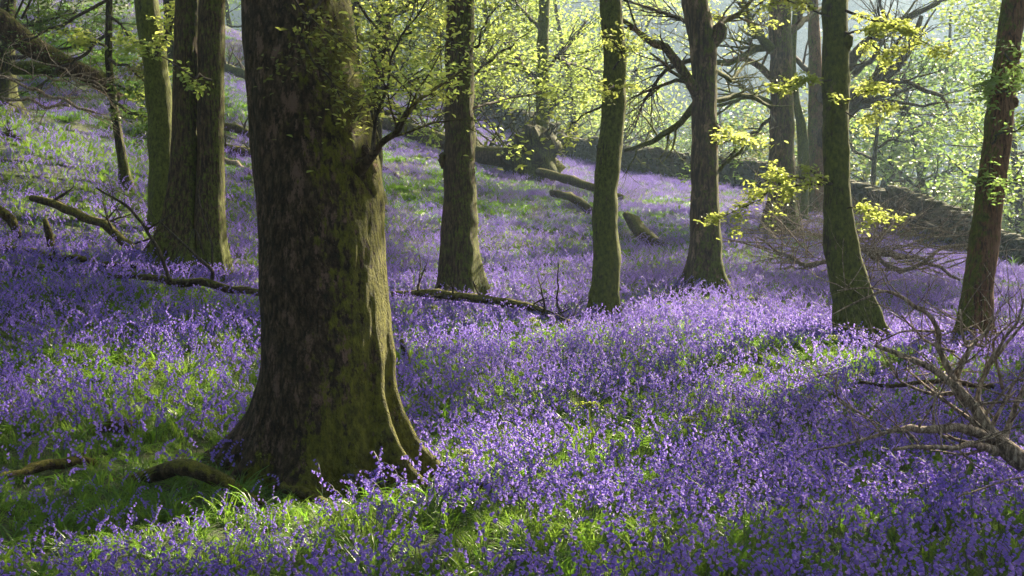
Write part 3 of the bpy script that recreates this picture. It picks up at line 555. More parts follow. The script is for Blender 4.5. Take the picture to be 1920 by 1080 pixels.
BG = [(735,200,60,0,1.0,'young tree beyond the crest, just right of the big oak'), (800,215,64,1,1.0,'yellow green tree beyond the crest, left of the straight brown tree'), (905,245,62,3,1.0,'open leafy tree beyond the crest, right of the straight brown tree'),
 (965,255,70,1,1.0,'bright tree beyond the crest behind the root plate'), (1070,275,60,0,1.0,'leafy tree behind the root plate and left of the wavy trunk'), (1095,285,85,1,.9,'yellow green tree low down left of the wavy trunk'), (1020,270,90,3,1.0,'distant airy tree behind the narrow mossy tree'),
 (1235,300,66,2,.55,'small fresh green tree behind the wall between wavy and branching trunks'), (1290,300,60,2,.45,'low green bush-like tree behind the branching trunk'), (1385,330,58,4,.8,'dull olive tree behind the wall left of the grey brown tree'), (1420,320,75,2,.9,'green tree far behind the grey brown tree'),
 (1520,350,60,4,.9,'olive tree behind the wall left of the curved trunk'), (1620,370,56,2,.9,'green tree behind the wall right of the curved trunk'), (1700,390,62,0,.95,'yellow green tree behind the brush heap'), (1760,400,54,2,1.0,'large green tree filling the gap left of the tilted trunk'),
 (1905,470,45,0,.9,'leafy tree at the right edge beyond the wall'), (1945,480,52,2,1.1,'tall green tree at the far right edge beyond the wall'), (440,70,66,2,.9,'pale green tree seen in the gap left of the big oak'),
 (850,240,82,2,1.0,'green tree far beyond the crest behind the straight brown tree'), (1150,300,75,4,.8,'olive tree beyond the wall behind the wavy trunk'), (660,180,72,3,1.0,'airy tree beyond the crest behind the big oak')]
for k, (px, py, D, kd, s, lab) in enumerate(BG):
    p = P(px, py, D); z = h1(p[0], p[1]); e = thing('broadleaf_tree', (p[0], p[1], z), lab, 'tree', 'trees beyond the crest and wall')
    e.rotation_euler = (0, 0, k * 1.7); need = max(s, (P(px, -60, D)[2] - z) / (11) * (1.0 if s >= .9 else .5)); e.scale = (max(s, min(need, 1.9)),) * 3
    for nm, me in zip(('trunk', 'crown'), KIND[kd]):
        o = bpy.data.objects.new(nm, me); COL.objects.link(o); o.parent = e

# ---------------------------------------------------------------- stone wall
def stones(mb, c, sz, rg):
    n = len(c); th = np.array([[x, y, z] for x in (-1, 0, 1) for y in (-1, 0, 1) for z in (-1, 0, 1)], float)
    # a 3x3x3 shell pulled towards a ball
    idx = {tuple(v.astype(int)): k for k, v in enumerate(th)}; q = []
    for ax in range(3):
        o = [a for a in range(3) if a != ax]
        for s in (-1, 1):
            for a in (-1, 0):
                for b in (-1, 0):
                    f = []
                    for da, db in ((0, 0), (1, 0), (1, 1), (0, 1)):
                        t = [0, 0, 0]; t[ax] = s; t[o[0]] = a + da; t[o[1]] = b + db; f.append(idx[tuple(t)])
                    q.append(f)
    q = np.array(q); u = th / np.maximum(np.linalg.norm(th, axis=1), 1)[:, None] * 1.0; u = u * .62 + th * .38
    ang = rg.uniform(-.5, .5, n); v = u[None] * sz[:, None] * (1 + rg.normal(size=(n, 27, 1)) * .09)
    x = v[..., 0] * np.cos(ang)[:, None] - v[..., 1] * np.sin(ang)[:, None]; y = v[..., 0] * np.sin(ang)[:, None] + v[..., 1] * np.cos(ang)[:, None]
    v = np.stack([x, y, v[..., 2] + x * rg.normal(size=(n, 1)) * .15], -1) + c[:, None]
    mb.add(v.reshape(-1, 3), (q[None] + np.arange(n)[:, None, None] * 27).reshape(-1, 4))
rg = np.random.default_rng(9); mb = MB(); wp = resample(np.c_[np.array(WALLP, float), np.zeros(len(WALLP))], 2000)
cs = []; ss = []
for row in range(6):
    for off in (-.22, .22):
        s = 0
        while s < 1999:
            k = int(s); t = wp[min(k + 5, 1999)] - wp[max(k - 5, 0)]; t /= np.linalg.norm(t); nn = np.array([-t[1], t[0], 0]); L = rg.uniform(.13, .26)
            hh_ = 1.05 + .2 * math.sin(k * .02) + .12 * math.sin(k * .007 + 2); z = row * .19
            if z < hh_:
                cs.append(wp[k] + nn * (off * (1 - row * .08)) + np.array([0, 0, z + .05 + rg.normal() * .02])); ss.append([L, rg.uniform(.15, .22), rg.uniform(.09, .13)])
            s += (L * 1.7) / (np.linalg.norm(np.diff(wp, axis=0), axis=1).mean())
cs = np.array(cs); cs[:, 2] += H(cs[:, 0], cs[:, 1]); stones(mb, cs, np.array(ss), rg)
tag(mb.obj('stone_wall', M['stone'], off=cs[0]), 'mossy drystone wall running along the edge of the bluebell slope', 'wall')

# ---------------------------------------------------------------- fallen timber
def log(name, label, cat, rows, dz, m, seed, twigs=0, tl=.5, lvl=1, lfm=None, ns=12, tm=None, wob=.04, group=None, rough=.15, up=.04):
    b = G(rows[0][0], rows[0][1], rows[0][2]); e = thing(name, b, label, cat, group); mb = MB(); q = groundlimb(mb, rows, dz, seed, ns, wob, rough); mb.obj('stem', m, e)
    if twigs:
        rng = random.Random(seed); tb = MB(); tips = []
        for _ in range(twigs):
            k = rng.randint(1, len(q) - 1); grow(tb, rng, q[k, :3], (rng.gauss(0, .8), rng.gauss(0, .4), rng.uniform(.1, 1)), tl * rng.uniform(.5, 1.2), max(q[k, 3] * .3, .004), lvl, tips, up, wob=.15)
        tb.obj('twigs' if False else 'branch', tm or M['twig'], e)
        if lfm:
            nr = np.random.default_rng(seed); lf = MB(); leaves(lf, tufts(tips, nr, 2, .1), .1, nr); lf.obj('spray', M[lfm], e)
    return e, q
e, q = log('fallen_tree', 'long fallen trunk with a dark upturned root plate at its foot', 'fallen tree', [(985,325,37,48),(940,312,37,34),(850,298,38,32),(760,275,39,30),(700,262,40,28),(600,235,41,22)], [.8,.42,.42,.45,.45,.45], M['log'], 301)
mb = MB(); c0 = G(1000, 325, 37) + np.array([0, 0, .75]); rng = random.Random(5)
th = np.linspace(0, 2*np.pi, 28, endpoint=False); ph = np.linspace(.03, np.pi-.03, 18)
u = np.stack([np.outer(np.sin(ph), np.cos(th)), np.outer(np.sin(ph), np.sin(th)), np.outer(np.cos(ph), np.ones(28))], -1); u = u * (1 + .38 * fbm(u * 2.0, 4, 4))[..., None]
mb.add((c0 + u * np.array([.85, .6, .95])).reshape(-1, 3), ringfaces(18, 28)); mb.obj('root_plate', M['dark'], e)
mb = MB()
for k in range(46):
    a = rng.uniform(-.4, 3.3); grow(mb, rng, c0 + np.array([.3, 0, .2]), (math.cos(a) * 1.2, rng.gauss(0, .5), math.sin(a) * .7 + .1), rng.uniform(.4, 1.0), .05, 1, None, 0, (20, 50), (1, 3), .2)
mb.obj('roots', M['dark'], e); tag(mb and e.children[-1], None)
e.children[-1].name = 'root'
rng2 = random.Random(8)
e2, q2 = log('fallen_bough', 'fallen bough with a fan of bare branches left of the root plate', 'fallen branch', [(780,225,42,16),(850,255,41,18),(930,280,40,16),(985,300,39,10)], [.45,.45,.45,.5], M['log'], 302)
mb = MB(); tips = []
for k in range(34):
    j = rng2.randint(0, len(q2) - 1); grow(mb, rng2, q2[j, :3], (rng2.uniform(-1.2, .8), rng2.gauss(0, .4), rng2.uniform(.15, .8)), rng2.uniform(1.2, 3.2), .045, 2, tips, .0, (15, 45), (2, 4), .1)
mb.obj('branch', M['dark'], e2); 
log('mossy_log', 'mossy fallen log lying below the root plate', 'log', [(1010,322,36,16),(1060,342,35,18),(1110,358,34,16),(1165,375,33,12)], [.4,.35,.32,.25], M['mosslog'], 303)
log('rotten_log', 'short rotten dark log just left of the wavy trunk', 'log', [(1035,362,31,12),(1070,375,30,20),(1105,395,29,16)], [.2,.3,.2], M['log'], 304, rough=.5)
log('broken_log', 'broken reddish log fragment between wavy and branching trunks', 'log', [(1172,420,26,16),(1195,428,25.6,28),(1215,440,25.2,34),(1245,462,24.6,14)], [.35,.25,.12,0], M['log'], 305, rough=.6, wob=.1)
log('rotting_branch', 'thin rotting branch on the grass behind the big oak', 'fallen branch', [(700,300,31,8),(735,312,30.5,9),(760,325,30,5)], [.1,.1,.05], M['mosslog'], 306)
e, q = log('mossy_bough', 'mossy fallen bough resting at the foot of the straight brown tree', 'fallen branch', [(735,588,14.6,9),(790,580,14.4,15),(812,566,14.35,17),(850,575,14.2,16),(920,578,14.0,18),(985,590,13.8,19),(1050,602,13.6,13),(1100,625,13.0,10),(1135,645,12.6,4)], [.12,.2,.24,.26,.24,.18,.1,.05], M['mosslog'], 307, 14, .4, 1, rough=.3)
log('upright_twig', 'bare forked twig standing by the fallen mossy bough', 'twig', [(1044,605,13.6,5),(1046,560,13.6,4),(1047,520,13.6,3),(1046,488,13.6,2)], [0,.28,.5,.72], M['twig'], 308, 3, .5, 1, ns=6)
e, q = log('fallen_stick', 'dark thin branch lying across the foot of the twin stems', 'fallen branch', [(205,515,12.3,6),(280,518,12.2,12),(330,525,12.1,15),(400,527,12.0,16),(470,533,11.9,14),(540,540,11.8,14)], [.12,.16,.18,.2,.2,.2], M['log'], 309)
mb = MB(); limb(mb, PL((318,527,12.1,8),(300,470,12.1,7),(270,420,12.1,6),(230,380,12.1,5),(180,352,12.1,3)), ns=6, seed=1); limb(mb, PL((276,430,12.1,4),(305,412,12.1,3),(330,395,12.1,2)), ns=5, seed=2)
limb(mb, PL((398,523,12.1,8),(398,505,12,7),(370,480,12,6),(335,450,12,4),(300,415,12,3)), ns=6, seed=3); limb(mb, PL((398,500,12.1,4),(398,460,12,4),(380,410,12,3),(375,380,12,3),(370,350,12,2)), ns=5, seed=4)
limb(mb, PL((382,478,12,3),(375,445,12,3),(362,427,12,2),(352,460,12,2)), ns=5, seed=5); rng = random.Random(4)
for k in range(8): grow(mb, rng, P(rng.uniform(190, 300), rng.uniform(370, 440), 12.1), (rng.gauss(0, 1), 0, .8), .25, .004, 1, None)
mb.obj('branch', M['twig'], e)
log('bent_bough', 'mossy bent fallen bough left of the twin stems', 'fallen branch', [(60,402,15,12),(90,400,14.9,16),(130,420,14.8,17),(170,432,14.6,16),(205,440,14.4,17),(230,462,14.2,18),(270,476,14,16)], [.3,.35,.3,.28,.28,.2,.1], M['mosslog'], 310, 6, .35, 1)
log('mossy_stump', 'leaning mossy stub beside the bent bough', 'stump', [(112,482,13.4,18),(98,450,13.4,16),(84,418,13.4,10)], [0,.2,.42], M['mosslog'], 311)
log('mossy_branch', 'low mossy branch half buried in bluebells at the left edge', 'fallen branch', [(-20,480,12.9,14),(60,482,12.9,14),(180,488,12.9,12),(260,478,12.9,10)], [.12,.12,.12,.15], M['mosslog'], 312)
log('arched_root', 'arched mossy root at the far left edge', 'root', [(-20,420,14,22),(10,430,14,22),(35,452,14,14)], [.35,.3,.05], M['mosslog'], 313)
log('dark_branch', 'thin dark branch lying on the left slope', 'fallen branch', [(-10,270,20,6),(25,290,20,9),(60,300,20,5)], [.1,.12,.05], M['dark'], 314, 4, .4)
# large boughs at the top left
e = thing('leaning_bough', P(200,150,20), 'heavy mossy bough slanting down from the top left corner', 'bough'); mb = MB()
limb(mb, PL((-60,10,19,52),(0,40,19,48),(40,75,19.2,44),(90,110,19.4,36),(140,128,19.6,34),(185,148,19.8,32),(225,185,20,20)), ns=16, wob=.04, seed=6, rough=.14); mb.obj('stem', M['log'], e)
mb = MB(); rng = random.Random(9)
for k in range(3): grow(mb, rng, P(rng.uniform(0, 60), rng.uniform(20, 60), 19.1), (rng.uniform(.2, 1), 0, rng.uniform(.3, 1)), 1.4, .02, 2, None)
mb.obj('branch', M['dark'], e)
e = thing('broken_bough', P(25,128,20.2), 'dark broken bough stub under the slanting mossy bough', 'bough'); mb = MB(); limb(mb, PL((25,128,20.2,24),(80,128,20.1,26),(150,132,19.9,26),(200,150,19.9,24)), ns=14, wob=.03, seed=7); mb.obj('stem', M['dark'], e)
for k, (lab, rws) in enumerate([('pale bare branch hanging below the slanting bough', [[(-20,140,17,4),(60,148,17,4),(150,142,17,4),(200,168,17,3)], [(60,112,17,3),(110,125,17,3),(150,150,17,4),(185,165,17,3)]]),
    ('pale crooked dead branch over the grassy left slope', [[(-20,138,16.5,4),(30,155,16.5,5),(70,170,16.5,6),(115,180,16.4,6),(145,200,16.3,6),(178,210,16.3,4)], [(-20,178,16.5,4),(20,188,16.5,6),(70,195,16.5,5),(130,198,16.4,5)]])]):
    p0 = P(*rws[0][-1][:3]); e = thing('dead_branch', p0, lab, 'fallen branch', None); mb = MB(); rng = random.Random(k)
    for r_ in rws:
        q = limb(mb, PL(*r_), ns=6, wob=.08, seed=k)
        for _ in range(7): j = rng.randint(1, len(q) - 1); grow(mb, rng, q[j, :3], (rng.gauss(.4, .7), 0, rng.gauss(0, .5)), .6, .008, 1, None, 0)
    mb.obj('stem', M['deadwood'], e)
for k, (a, b, D, lab) in enumerate([(430,235,27,'yellow mossy branch stub between the twin stems and the oak'), (430,205,29,'brown log seen between the twin stems and the oak')]):
    log('branch_stub', lab, 'fallen branch', [(a-25,b+20,D,14),(a+10,b+8,D,18),(a+60,b+12,D,16)], [.12,.22,.2], M['mosslog'] if k == 0 else M['log'], 320 + k, 3, .5)
log('pale_log', 'pale thin log between the twin stems and the oak', 'log', [(405,262,26,10),(440,268,25.6,12),(490,282,25,10)], [.12,.15,.1], M['deadwood'], 323)
log('high_log', 'dark log at the crest left of the oak', 'log', [(405,62,46,16),(440,72,45,18),(500,82,44,14)], [.3,.35,.3], M['dark'], 324, 8, 1.2, 2)
# mossy log and stub in the foreground
log('foreground_log', 'low mossy log in the bottom left corner', 'log', [(-40,950,6.0,18),(40,930,6.1,20),(110,912,6.3,22),(180,895,6.5,14)], [.03,.06,.06,.03], M['mosslog'], 330)
log('mossy_clod', 'yellow mossy hump among bluebells left of the oak', 'root', [(180,868,7.2,20),(215,850,7.2,34),(250,842,7.2,22)], [.02,.08,.03], M['mosslog'], 331, rough=.4)
log('small_stub', 'small dark stub beside the oak\'s right edge', 'stump', [(760,690,10.2,16),(757,675,10.2,15),(753,662,10.2,7)], [0,.1,.2], M['mosslog'], 332)
# pale dead boughs in the right foreground
e = thing('dead_bough', G(1930,880,6.9), 'tangled pale dead bough reaching in from the right edge', 'fallen branch', None); mb = MB(); D = 6.9
main = [[(1990,920,6.9,50),(1920,868,6.9,42),(1880,838,6.9,38),(1850,808,6.9,28),(1826,770,6.9,22),(1800,738,6.9,18),(1770,700,6.9,15),(1715,672,6.9,11),(1640,648,6.9,7)],
 [(1862,822,6.9,26),(1818,806,6.8,20),(1760,798,6.7,17),(1700,802,6.7,14),(1690,808,6.6,10),(1620,822,6.5,6),(1520,845,6.4,3)],
 [(1870,848,6.9,20),(1830,826,6.7,14),(1780,832,6.6,10),(1720,834,6.5,9),(1675,843,6.4,6)],
 [(1722,832,6.5,6),(1690,808,6.5,6),(1652,812,6.5,5)],
 [(1652,812,6.6,5),(1620,785,6.6,5),(1580,755,6.6,5),(1566,725,6.6,4),(1570,700,6.6,2)],
 [(1800,740,6.9,15),(1772,680,7,13),(1765,630,7,11),(1735,590,7,9),(1700,565,7,8),(1655,545,7,6),(1610,562,7,4),(1560,590,7,2)],
 [(1812,762,6.9,16),(1800,700,7,14),(1805,668,7,12),(1822,640,7,10),(1850,625,7,7),(1862,590,7,4)],
 [(1820,660,7,7),(1810,620,7,6),(1800,580,7,4)],
 [(1820,640,7,7),(1845,655,7,5),(1850,620,7,3)],
 [(1860,820,6.9,14),(1840,760,7,12),(1850,700,7,9),(1890,640,7,7),(1925,600,7,5)],
 [(1880,840,6.9,18),(1895,790,7,12),(1905,750,7,10),(1935,700,7,7)],
 [(1795,735,7,10),(1740,745,7,6),(1690,720,7,4),(1680,690,7,2)],
 [(1770,620,7,6),(1700,625,7,4),(1650,640,7,3)],[(1790,660,7,6),(1730,640,7,5),(1690,590,7,3)],[(1845,700,7,8),(1890,620,6.9,6),(1920,560,6.9,4)],[(1880,730,7,7),(1860,640,7,5),(1905,600,7,3)],
 [(1655,545,7,4),(1620,540,7,3),(1570,545,7,2)],[(1860,838,6.9,8),(1800,850,6.8,5),(1750,846,6.8,3)]]
rng = random.Random(77)
for k, r_ in enumerate(main):
    r_ = [(a_, b_, c_ * .88, d_ * .95) for a_, b_, c_, d_ in r_]; q = limb(mb, PL(*r_), ns=12 if k < 3 else 7, wob=.03, seed=k, rough=.15)
    for _ in range(6 if k else 12):
        j = rng.randint(len(q) // 3, len(q) - 1); grow(mb, rng, q[j, :3], (rng.gauss(-.1, .8), rng.gauss(0, .35), rng.gauss(.35, .6)), rng.uniform(.18, .5), max(.003, q[j, 3] * .35), 1, None, .02, (25, 60), (1, 3), .14)
    if k in (0, 4, 11): mb.obj('stem' if k == 0 else 'branch', M['deadwood'], e); mb = MB()
mb.obj('branch', M['deadwood'], e)
log('twig_on_flowers', 'thin pale twig lying on the flowers in the lower right', 'twig', [(1790,1010,5.3,3),(1830,990,5.4,4),(1880,985,5.4,4),(1940,975,5.5,3)], [.2,.24,.25,.25], M['deadwood'], 340, ns=5)
log('fallen_rod', 'straight reddish rod lying beyond the pale dead bough', 'fallen branch', [(1610,770,9.3,6),(1700,780,9.2,8),(1800,785,9.1,10),(1860,790,9.0,10)], [.2,.22,.24,.24], M['log'], 341)
# grey brushwood in front of the wall
for k, (lab, rws, reg) in enumerate([('grey dead branches lying left of the curved trunk', [[(1560,492,20,8),(1510,490,20,9),(1460,470,20,5),(1420,445,20,3)], [(1560,485,20,5),(1500,500,20,4),(1470,505,20,3)]], (1440,1560,420,495,22)),
     ('grey dead branches lying right of the curved trunk', [[(1590,440,19,8),(1640,480,19,9),(1690,510,19,9),(1725,492,19,8),(1770,465,19,6),(1840,455,19,4)], [(1600,470,19,8),(1660,475,19,8),(1740,490,19,7),(1800,525,19,5)], [(1600,505,19,6),(1640,520,19,4)], [(1600,450,19,6),(1680,430,19.5,5),(1730,400,20,3)]], (1590,1800,410,500,46)),
     ('brown brushwood heap piled against the wall', [[(1600,395,33,10),(1680,400,33,12),(1760,430,33,8)]], (1590,1790,375,435,60)), ('dead brushwood at the foot of the grey brown tree', [[(1440,440,27,6),(1480,430,27,7),(1530,440,27,5)]], (1440,1545,400,450,30))]):
    rng = random.Random(400 + k); D0 = rws[0][0][2]; e = thing('brushwood', G(rws[0][0][0], rws[0][0][1] + 20, D0), lab, 'brushwood', 'dead branches below the wall'); mb = MB()
    for r_ in rws:
        q = limb(mb, PL(*r_), ns=7, wob=.1, seed=k)
        for _ in range(8): j = rng.randint(1, len(q) - 1); grow(mb, rng, q[j, :3], (rng.gauss(0, .9), rng.gauss(0, .4), rng.uniform(-.1, .7)), .9, max(.006, q[j, 3] * .4), 2, None, 0, wob=.14)
    for _ in range(reg[4]):
        px = rng.uniform(reg[0], reg[1]); yb = reg[2] + (reg[3] - reg[2]) * rng.random(); p = P(px, yb + rng.uniform(-5, 25), D0 + rng.gauss(0, .8)); p[2] = max(p[2], h1(p[0], p[1]) + .05)
        grow(mb, rng, p, (rng.gauss(0, 1), rng.gauss(0, .5), rng.uniform(-.1, .6)), rng.uniform(.6, 1.5), .012, 2, None, 0, (25, 60), (2, 4), .14)
    mb.obj('branch', M['deadwood'] if k != 2 else M['twig'], e)

# ---------------------------------------------------------------- bracken croziers and ferns that stand out of the flowers
rng = random.Random(55)
def crozier(px, py, D, hpx, lab, k):
    b = G(px, py, D); e = thing('bracken_shoot', b, lab, 'fern', 'young bracken shoots among the bluebells'); mb = MB(); hgt = hpx * D / F; tilt = rng.uniform(-.15, .15)
    n = 8; z = np.linspace(0, hgt, n); pts = np.stack([b[0] + tilt * z, b[1] + 0 * z, b[2] + z], 1); tube(mb, pts, np.linspace(.006, .004, n), 6)
    for s in (-1, 1, .2):
        t = np.linspace(0, 1, 9); L = hgt * .34; a = t * 3.6; curl = np.stack([s * L * (t * .9 - .25 * t * t), .1 * L * t, L * (.30 * np.sin(a) * (1 - .2 * t))], 1) + pts[-1]; tube(mb, curl, np.linspace(.005, .0025, 9), 5)
        nr = np.random.default_rng(k); lf = np.repeat(curl[2:], 3, 0) + nr.normal(size=(21, 3)) * .008; leaves(mb, lf, .022, nr, .4, .35)
    mb.obj('frond', M['fern'], e)
for k, a in enumerate([(1115,860,7.4,100,'curling bracken shoot in the flowers right of the oak'), (865,940,6.6,60,'short bracken shoot by the oak\'s right root'), (1160,900,7,50,'bracken shoot amid the middle foreground flowers'), (807,630,12.8,40,'pale bracken shoot below the mossy bough'), (995,640,12.6,35,'bracken shoot at the end of the mossy bough'),
      (865,520,19,32,'bracken fern just right of the straight tree'), (1060,500,19,40,'light fern frond beyond the upright twig'), (1410,560,16,24,'fern near the foot of the branching tree'), (1555,700,11.3,34,'bracken shoot left of the curved trunk\'s foot'), (1395,650,13,26,'fern in the sunlit flowers mid right'), (280,730,8.6,40,'pale bracken in the bluebells left of the oak'), (500,920,6.4,60,'brown tipped shoot before the oak\'s root'), (1290,850,7.8,50,'bracken shoot in the shaded flowers'), (1745,950,6.1,46,'fern in the dark lower right flowers')]):
    crozier(*a, k)

# ---------------------------------------------------------------- bluebells and grass
def scatter(name, label, pts, rot, scl, var, rnd, sources, cat):
    me = bpy.data.meshes.new(name); me.vertices.add(len(pts)); me.vertices.foreach_set('co', pts.astype(np.float32).ravel())
    for nm, ty, val in (('rot', 'FLOAT_VECTOR', rot), ('scl', 'FLOAT', scl), ('rnd', 'FLOAT', rnd), ('var', 'INT', var)):
        a = me.attributes.new(nm, ty, 'POINT'); a.data.foreach_set('vector' if ty == 'FLOAT_VECTOR' else 'value', np.asarray(val, np.int32 if ty == 'INT' else np.float32).ravel())
    o = bpy.data.objects.new(name, me); COL.objects.link(o)
    g = bpy.data.node_groups.new(name, 'GeometryNodeTree'); g.interface.new_socket('Geometry', in_out='INPUT', socket_type='NodeSocketGeometry'); g.interface.new_socket('Geometry', in_out='OUTPUT', socket_type='NodeSocketGeometry')
    gi = g.nodes.new('NodeGroupInput'); go = g.nodes.new('NodeGroupOutput'); jn = g.nodes.new('GeometryNodeJoinGeometry')
    def at(nm, ty):
        n = g.nodes.new('GeometryNodeInputNamedAttribute'); n.data_type = ty; n.inputs[0].default_value = nm; return n.outputs[0]
    r_, s_, v_ = at('rot', 'FLOAT_VECTOR'), at('scl', 'FLOAT'), at('var', 'INT')
    for k, me_ in enumerate(sources):
        so_ = bpy.data.objects.new(name + '_form', me_)
        oi = g.nodes.new('GeometryNodeObjectInfo'); oi.inputs[0].default_value = so_; ip = g.nodes.new('GeometryNodeInstanceOnPoints'); cm = g.nodes.new('FunctionNodeCompare'); cm.data_type = 'INT'; cm.operation = 'EQUAL'
        g.links.new(v_, cm.inputs[2]); cm.inputs[3].default_value = k; g.links.new(gi.outputs[0], ip.inputs['Points']); g.links.new(cm.outputs[0], ip.inputs['Selection']); g.links.new(oi.outputs['Geometry'], ip.inputs['Instance'])
        g.links.new(r_, ip.inputs['Rotation']); g.links.new(s_, ip.inputs['Scale']); g.links.new(ip.outputs[0], jn.inputs[0])
    g.links.new(jn.outputs[0], go.inputs[0]); md = o.modifiers.new('scatter', 'NODES'); md.node_group = g
    return tag(o, label, cat, kind='stuff')
def two_mats(mbs, mats, name):              # one mesh with several materials
    big = MB(); cnt = []
    for b in mbs:
        q0 = sum(len(x) for x in b.q); big.add(np.concatenate(b.v), np.concatenate(b.q)); cnt.append(q0)
    me = big.mesh(name, mats[0])
    for m_ in mats[1:]: me.materials.append(m_)
    me.polygons.foreach_set('material_index', np.repeat(np.arange(len(cnt)), cnt).astype(np.int32)); return me
def stem_mb(st, be, rng, x0=0, y0=0, lo=False):
    hgt = rng.uniform(.24, .36); az = rng.uniform(0, 6.28); lean = rng.uniform(.02, .08); n = 5 if lo else 9; nb = rng.randint(5, 9) if not lo else 6
    t = np.linspace(0, 1, n); out = lean * t + .07 * np.maximum(0, t - .62) ** 2 * 9; z = hgt * t - .03 * np.maximum(0, t - .75) ** 2 * 16
    pts = np.stack([x0 + out * math.cos(az), y0 + out * math.sin(az), z], 1); tube(st, pts, np.linspace(.0028, .0016, n), 3, cap=False)
    for i in range(nb):
        f = .58 + .42 * i / (nb - 1); p = np.array([np.interp(f, t, pts[:, k]) for k in range(3)]); a = az + rng.gauss(0, .9); L = rng.uniform(.0145, .020) * (1.15 - .3 * (i / nb)); r = L * .36
        d = np.array([math.cos(a) * .75, math.sin(a) * .75, -.62]); d /= np.linalg.norm(d); q = p + np.array([math.cos(a), math.sin(a), .0]) * .007
        if lo: tube(be, [q, q + d * L * .7, q + d * L * 1.1], [r * .6, r * 1.1, r * 1.3], 4, cap=False)
        else: tube(be, [q, q + d * L * .35, q + d * L * .8, q + d * L * 1.02], [r * .5, r * .95, r * .9, r * 1.5], 6, cap=False)
FORM = []
for k in range(6):
    st = MB(); be = MB(); stem_mb(st, be, random.Random(k)); FORM.append(two_mats([be, st], [M['bell'], M['stalk']], 'bluebell'))
for k in range(3):                          # far forms: a handful of stems together
    st = MB(); be = MB(); rng = random.Random(30 + k)
    for _ in range(12): stem_mb(st, be, rng, rng.gauss(0, .16), rng.gauss(0, .16), True)
    FORM.append(two_mats([be, st], [M['bell'], M['stalk']], 'bluebell'))
def blade_mb(mb, rng, n, hgt, wd, spread, droop):
    for _ in range(n):
        a = rng.uniform(0, 6.28); L = hgt * rng.uniform(.6, 1.2); s = np.linspace(0, 1, 6); o_ = spread * rng.uniform(.5, 1.3); x = L * (o_ * s + droop * s * s * .5); z = L * (s - droop * .75 * s ** 2.4); w_ = wd * np.array([.6, 1, 1, .85, .5, .06])
        ca, sa = math.cos(a), math.sin(a); bx, by = rng.gauss(0, .015), rng.gauss(0, .015); l = np.stack([bx + x * ca - w_ * sa, by + x * sa + w_ * ca, z], 1); r_ = np.stack([bx + x * ca + w_ * sa, by + x * sa - w_ * ca, z], 1); c_ = np.stack([bx + x * ca, by + x * sa, z - wd * .5], 1)
        v = np.concatenate([l, c_, r_]); q = [[i, i + 6, i + 7, i + 1] for i in range(5)] + [[i + 6, i + 12, i + 13, i + 7] for i in range(5)]; mb.add(v, q)
STRAP = []
for k in range(4):
    b = MB(); rng = random.Random(60 + k); blade_mb(b, rng, 12, .19, .0045, .5, .6); STRAP.append(b.mesh('bluebell_leaf', M['strap']))
for k in range(3):
    b = MB(); rng = random.Random(70 + k); blade_mb(b, rng, 18, .17, .0024, .3, .45); STRAP.append(b.mesh('grass_tuft', M['blade']))
for k in range(2):                          # far form
    b = MB(); rng = random.Random(80 + k)
    for _ in range(9):
        c_ = MB(); blade_mb(c_, rng, 9, .20, .006, .4, .5); v = np.concatenate(c_.v) + np.array([rng.gauss(0, .16), rng.gauss(0, .16), 0]); b.add(v, np.concatenate(c_.q))
    STRAP.append(b.mesh('grass_patch', M['strap']))
GREEN = [(1130,650,12.8,2.2,.9,.5),(960,1040,5,.8,.5,1),(120,340,17,2.5,2,.6),(150,280,21,4,3,.7),(900,390,28,5,2.5,.75),(1290,470,23,2,2,.6),(720,900,7,1,.6,.5),(350,850,7.3,.5,.3,.6),(430,930,6.3,.7,.45,.95),(330,960,5.9,.7,.5,.9),(560,960,6.0,.45,.3,.85),(250,900,6.5,.6,.3,.8),(1560,720,10.8,1.4,.6,.6),(760,700,9.9,1.1,.5,.5),(100,900,6.6,.8,.5,.5),(480,960,5.9,.5,.35,.6),
         (820,340,33,4,2,.6),(1000,1060,4.8,.9,.4,.7),(1500,1040,5,1,.4,.35),(480,400,22,2,2,.5),(1420,720,10.6,.8,.4,.4),(660,1060,4.7,.7,.35,.3),(620,960,6,.6,.25,.6),(100,130,33,9,6,.85),(60,60,38,9,7,.8),(200,10,48,10,8,.6),(60,250,22,4,4,.75),(960,1050,4.9,1.2,.4,.7),(760,1000,5.4,.7,.4,.55)]
LOW = [(300,930,6.2,.75,.45),(420,920,6.3,.5,.5),(540,950,6.1,.35,.3),(200,900,6.7,.6,.35),(60,935,6.1,.7,.3),(430,880,6.8,.35,.35)]
def low(x, y):
    g = np.zeros(len(x))
    for a, b, D, rx, ry in LOW:
        p = P(a, b, D); g = np.maximum(g, np.exp(-((x - p[0]) / rx) ** 4 - ((y - p[1]) / ry) ** 4))
    return g
def green(x, y):
    g = np.clip(n2(x, y, 1.1, 31, 3) * .9 + n2(x, y, 4.5, 33, 2) * .6 - .34 + .20 * np.clip((9 - y) / 3, 0, 1), 0, .85)
    for a, b, D, rx, ry, s in GREEN:
        p = P(a, b, D); g = np.maximum(g, s * np.exp(-((x - p[0]) / rx) ** 2 - ((y - p[1]) / ry) ** 2))
    return np.clip(g, 0, 1)
def small(x, y):
    p = P(270, 1010, 5.3); return 1 - .42 * np.exp(-((x - p[0]) / 1.1) ** 4 - ((y - p[1]) / .85) ** 4)
rg = np.random.default_rng(77)
